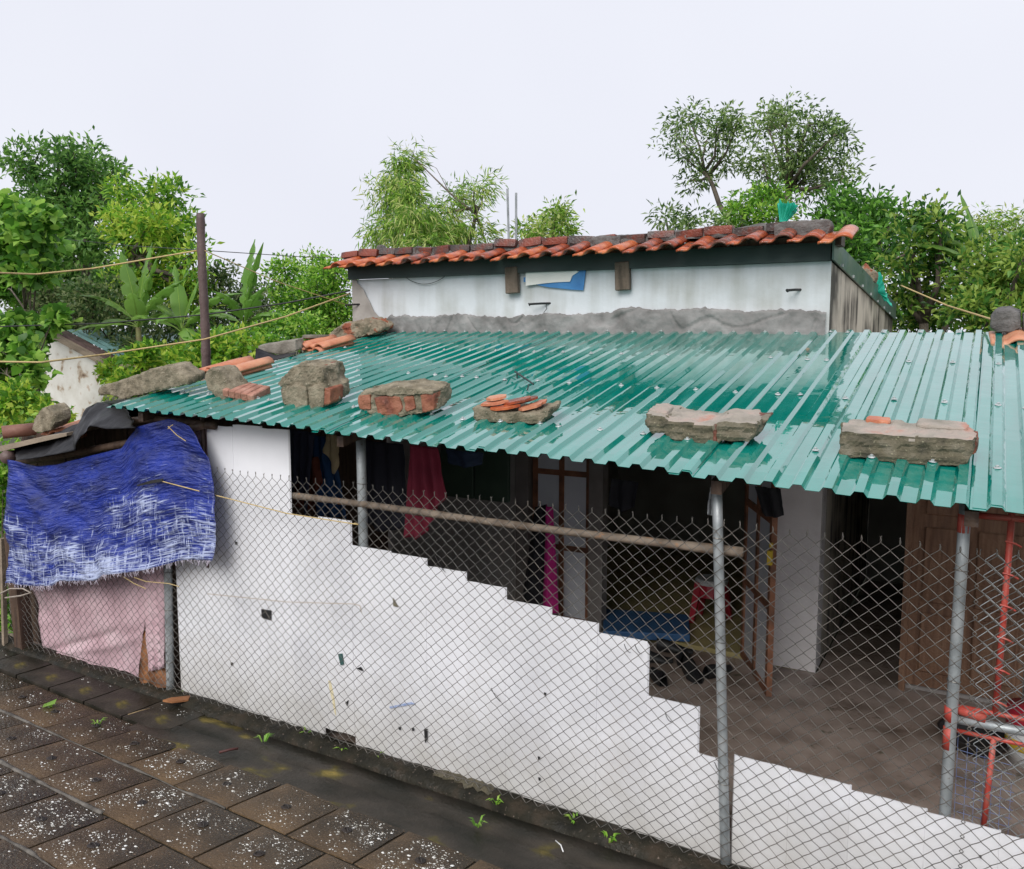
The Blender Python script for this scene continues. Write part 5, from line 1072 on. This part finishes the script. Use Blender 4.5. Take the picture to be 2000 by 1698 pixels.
# bamboo and light trees behind the house
tree('bamboo_clump', 'feathery bamboo clump rising behind the tiled roof', 'bamboo', [(782, 318, 20, 26), (775, 355, 32, 34), (770, 400, 38, 36), (800, 385, 30, 34), (810, 430, 55, 42), (860, 440, 44, 46), (760, 455, 36, 28), (830, 475, 70, 24), (900, 450, 40, 34), (735, 470, 22, 22)], 9, 'bamboo', .24, .034, 1.1, .34, 40, droop=1.0, trunk_r=.07, grp=TG, seed=13, shell=.5, wind=.35)
tree('bamboo_clump', 'thin pale bamboo sprays right of the main clump', 'bamboo', [(880, 380, 24, 24), (925, 375, 26, 30), (945, 365, 16, 16), (905, 405, 24, 20), (945, 462, 24, 14), (805, 305, 14, 14), (740, 360, 12, 20)], 9.5, 'bamboo', .22, .03, .5, .36, 24, droop=.6, trunk_r=.05, grp=TG, seed=14, shell=.6, wind=.4, trunk_px=[(912, 490), (925, 440), (932, 405)])
tree('leafy_tree', 'small light tree behind the two metal rods', 'tree', [(1050, 440, 30, 18), (1085, 428, 26, 18), (1110, 440, 28, 16), (1075, 455, 50, 16), (1020, 450, 16, 12), (1085, 412, 16, 8)], 10, 'bamboo', .17, .05, .9, .3, 28, trunk_r=.05, grp=TG, seed=16, droop=.3, wind=.3)
tree('slender_tree', 'slender airy tree with a forked bare trunk', 'tree', [(1345, 228, 34, 26), (1400, 235, 40, 22), (1320, 265, 32, 30), (1380, 275, 50, 28), (1440, 245, 24, 28), (1340, 310, 36, 22), (1345, 352, 34, 16), (1410, 315, 30, 22)], 10, 'olive', .15, .042, .62, .30, 28, droop=.25, trunk_r=.055, grp=TG, seed=17, shell=.6, trunk_px=[(1432, 480), (1424, 432), (1405, 400), (1392, 362), (1376, 335)])
tree('slender_tree', 'low airy branch tree at the left of the forked trunk', 'tree', [(1300, 425, 24, 18), (1345, 430, 36, 14), (1330, 448, 40, 10), (1400, 440, 24, 12)], 9, 'olive', .15, .042, .6, .28, 22, droop=.3, trunk_r=.05, grp=TG, seed=18)
tree('leafy_tree', 'tall rounded tree behind the turquoise net tuft', 'tree', [(1535, 225, 44, 28), (1500, 250, 38, 34), (1580, 245, 44, 34), (1630, 265, 34, 30), (1540, 290, 62, 42), (1610, 310, 50, 38), (1490, 320, 36, 36), (1575, 355, 66, 34), (1645, 350, 26, 36), (1500, 375, 34, 28)], 10.5, 'olive', .14, .045, .85, .30, 34, droop=.2, trunk_r=.08, grp=TG, seed=19, trunk_px=[(1520, 480), (1525, 420), (1540, 370)])
tree('leafy_tree', 'green tree filling under the rounded crown', 'tree', [(1450, 400, 34, 30), (1470, 440, 50, 24), (1520, 420, 40, 32), (1445, 440, 26, 20), (1490, 385, 36, 26)], 9.5, 'mid', .14, .05, 1.0, .28, 30, trunk_r=.06, grp=TG, seed=20)
tree('leafy_tree', 'dark evergreen mass right of the tall rounded tree', 'tree', [(1640, 400, 40, 38), (1680, 430, 40, 40), (1720, 410, 32, 30), (1660, 470, 50, 40), (1710, 480, 50, 44), (1610, 420, 34, 30), (1740, 440, 26, 30), (1680, 530, 40, 40)], 9.0, 'dark', .16, .055, 1.1, .30, 32, trunk_r=.1, grp=TG, seed=21)
tree('leafy_tree', 'broad green tree with yellowish tips at the right', 'tree', [(1790, 440, 44, 34), (1840, 430, 40, 28), (1760, 500, 44, 40), (1820, 500, 60, 44), (1760, 570, 36, 44), (1830, 580, 60, 50), (1800, 630, 60, 30), (1880, 470, 36, 36)], 7.5, 'hedge', .14, .055, 1.2, .27, 34, trunk_r=.09, grp=TG, seed=22)
tree('leafy_tree', 'dense green tree filling the right picture edge', 'tree', [(1900, 540, 50, 46), (1960, 560, 50, 50), (1890, 610, 60, 36), (1960, 625, 60, 34), (2010, 560, 40, 60), (1930, 500, 40, 30), (2000, 500, 30, 30)], 6.6, 'hedge', .13, .05, 1.2, .25, 34, trunk_r=.09, grp=TG, seed=23)
tree('leafy_tree', 'dense green tree beyond the right picture edge', 'tree', [(2080, 500, 60, 50), (2160, 480, 70, 60), (2260, 520, 80, 60), (2120, 590, 90, 60), (2240, 610, 90, 60), (2350, 590, 80, 70)], 6.8, 'hedge', .13, .05, 1.0, .27, 32, trunk_r=.09, grp=TG, seed=25)
tree('bamboo_clump', 'pale hazy bamboo far behind the right trees', 'bamboo', [(1940, 445, 40, 24), (1985, 440, 36, 26), (2010, 460, 30, 36), (1900, 450, 30, 16)], 14, 'bamboo', .2, .035, 1.2, .36, 34, droop=.6, trunk_r=.06, grp=TG, seed=24)
# banana plants
def banana(label, px, py, Y, h, specs, seed, s=1.0):
    rs = random.Random(seed); f = onY(px, py, Y); t = thing('banana_plant', label, 'banana plant', (f[0], f[1], -.2), 'banana plants')
    g = MB(); g.tube([(f[0], f[1], -.2), (f[0] + .02, f[1], f[2] * .5), tuple(f)], [.10 * s, .09 * s, .06 * s], 9); g.build('stem', M['greenbark'], t, smooth=True)
    for k, (az, el, L, w_) in enumerate(specs):
        az = R(az); L *= s; w_ *= s; P = []; n = 22; d = Vector((math.cos(az), math.sin(az), 0)); side = Vector((-d.y, d.x, 0)); p = Vector(f); e = R(el); bend = rs.uniform(.5, 1.0) * (1.1 if el < 75 else .35)
        tear = [rs.random() for _ in range(n + 1)]
        for i in range(n + 1):
            q = i / n; wd = 0.02 * s if q < .14 else w_ * .5 * math.sin(min(1, (q - .14) / .3) * math.pi / 2) * (1 - max(0, q - .55) / .45 * .97) ** .75
            cut = 1 - .75 * (tear[i] > .68) * (q > .25) * tear[i]
            dip = -.35 * wd + .05 * math.sin(i * 1.7 + k) * wd
            P.append([p - side * wd * cut + Vector((0, 0, -dip * -1)), p - side * wd * .5 + Vector((0, 0, .0)), p + Vector((0, 0, -.03 * wd)), p + side * wd * .5, p + side * wd * cut + Vector((0, 0, dip))])
            st = L / n; p = p + (d * math.cos(e) + Vector((0, 0, 1)) * math.sin(e)) * st; e -= bend * 1.5 / n
        m_ = MB(); m_.grid(P); lf = m_.build('leaf', LEAF['banana'], t, smooth=True, fix=False)
        r_ = MB(); r_.tube([row[2] for row in P], [.010 * s * (1 - .8 * i / n) for i in range(n + 1)], 5); r_.build('midrib', LEAF['bamboo'], lf, smooth=True)
    return t
banana('banana plant with upright leaves left of the bamboo pole', 270, 640, 3.6, 2, [(80, 86, 2.1, .5), (30, 80, 1.9, .45), (170, 82, 2.0, .5), (10, 60, 1.9, .5), (190, 35, 1.6, .45), (-40, 55, 1.7, .45), (230, 20, 1.5, .4), (330, 30, 1.6, .45), (100, 40, 1.5, .4), (210, 62, 1.7, .45)], 1, .55)
banana('second banana plant close behind the bamboo pole', 355, 650, 3.9, 2, [(60, 80, 2.0, .5), (0, 45, 1.9, .5), (20, 62, 2.0, .5), (180, 60, 1.8, .5), (200, 40, 1.6, .45), (330, 20, 1.9, .45), (-60, 50, 1.6, .4), (150, 78, 1.8, .4)], 2, .55)
banana('banana plant with tall erect leaves right of the bamboo pole', 478, 640, 4.4, 2, [(90, 88, 2.2, .5), (20, 84, 2.1, .5), (0, 40, 1.8, .5), (180, 38, 1.8, .5), (30, 25, 1.8, .45), (200, 15, 1.6, .45), (-70, 60, 1.6, .4), (340, 60, 1.7, .4)], 3, .55)
banana('banana plant among the trees at the far right', 1915, 520, 7.2, 2, [(150, 80, 1.5, .35), (150, 60, 1.9, .4), (10, 55, 2.0, .5), (20, 30, 1.9, .5), (190, 40, 1.6, .45), (-50, 50, 1.5, .4)], 4, .6)

# ================================================================== OLD GABLED SHED at the left
Ys = 4.0
ob = thing('old_shed', 'old shed with peeling white gable wall and teal roof', 'shed', onY(130, 780, Ys))
Pw = [onY(a, b_, Ys) for a, b_ in ((72, 640), (204, 714), (206, 840), (20, 840), (20, 668))]
g = MB(); g.prism([tuple(p) for p in Pw], (0, .2, 0)); g.build('gable_wall', M['peel'], ob)
g = MB(); a, b_ = onY(66, 634, Ys), onY(214, 714, Ys); g.prism([(a[0], Ys - .12, a[2]), (b_[0], Ys - .12, b_[2]), (b_[0], Ys - .12, b_[2] + .07), (a[0], Ys - .12, a[2] + .07)], (0, .1, 0)); g.build('bargeboard', M['wood'], ob)
g = MB(); g.prism([(a[0], Ys - .02, a[2] + .05), (b_[0], Ys - .02, b_[2] + .05), (b_[0], Ys - .02, b_[2] + .11), (a[0], Ys - .02, a[2] + .11)], (0, .15, 0)); g.build('verge_tiles', M['bamboo'], ob)
g = MB(); P = []; n = 40
c_, d_ = onY(130, 662, Ys + .1), onY(232, 690, Ys + 2.4)
for i in range(n + 1):
    t_ = i / n; zz = .018 * (i % 2); q0 = a + (b_ - a) * .35; P.append([(q0[0] + (b_[0] - q0[0]) * v_, Ys + .13 + 2.9 * t_, q0[2] + .12 + (b_[2] - q0[2]) * v_ + zz) for v_ in (0, .25, .5, .75, 1, 1.15)])
g.grid(P); g.build('roof_sheet', M['tealroof'], ob)
g = MB(); g.tube([onY(190, 708, Ys - .2), onY(330, 728, 2.6)], .03, 7); o = g.build('bamboo_prop', M['wood'], smooth=True); tag(o, 'grey pole slanting from the old shed eave behind the concrete slab', 'pole')

# raised mortar lips along the long joints of the slabs
for k_, (v_, ua, ub) in enumerate(((.385, -3.4, .2), (.77, -3.2, -.2), (1.155, -2.6, .2))):
    g = MB(); pts = []; rad = []
    for t_ in np.linspace(0, 1, 160):
        u_ = ua + (ub - ua) * t_; x, y, z = field(u_, v_, .001); pts.append((x, y + .010 * nz3(u_, k_, 0, 4), z - .006)); rad.append(max(.003, .008 + .010 * nz3(u_, k_, 5, 3.3) + .003 * nz3(u_, k_, 5, 15)))
    g.tube(pts, rad, 6); g.build('joint_mortar', M['joint'], pavement, smooth=True)
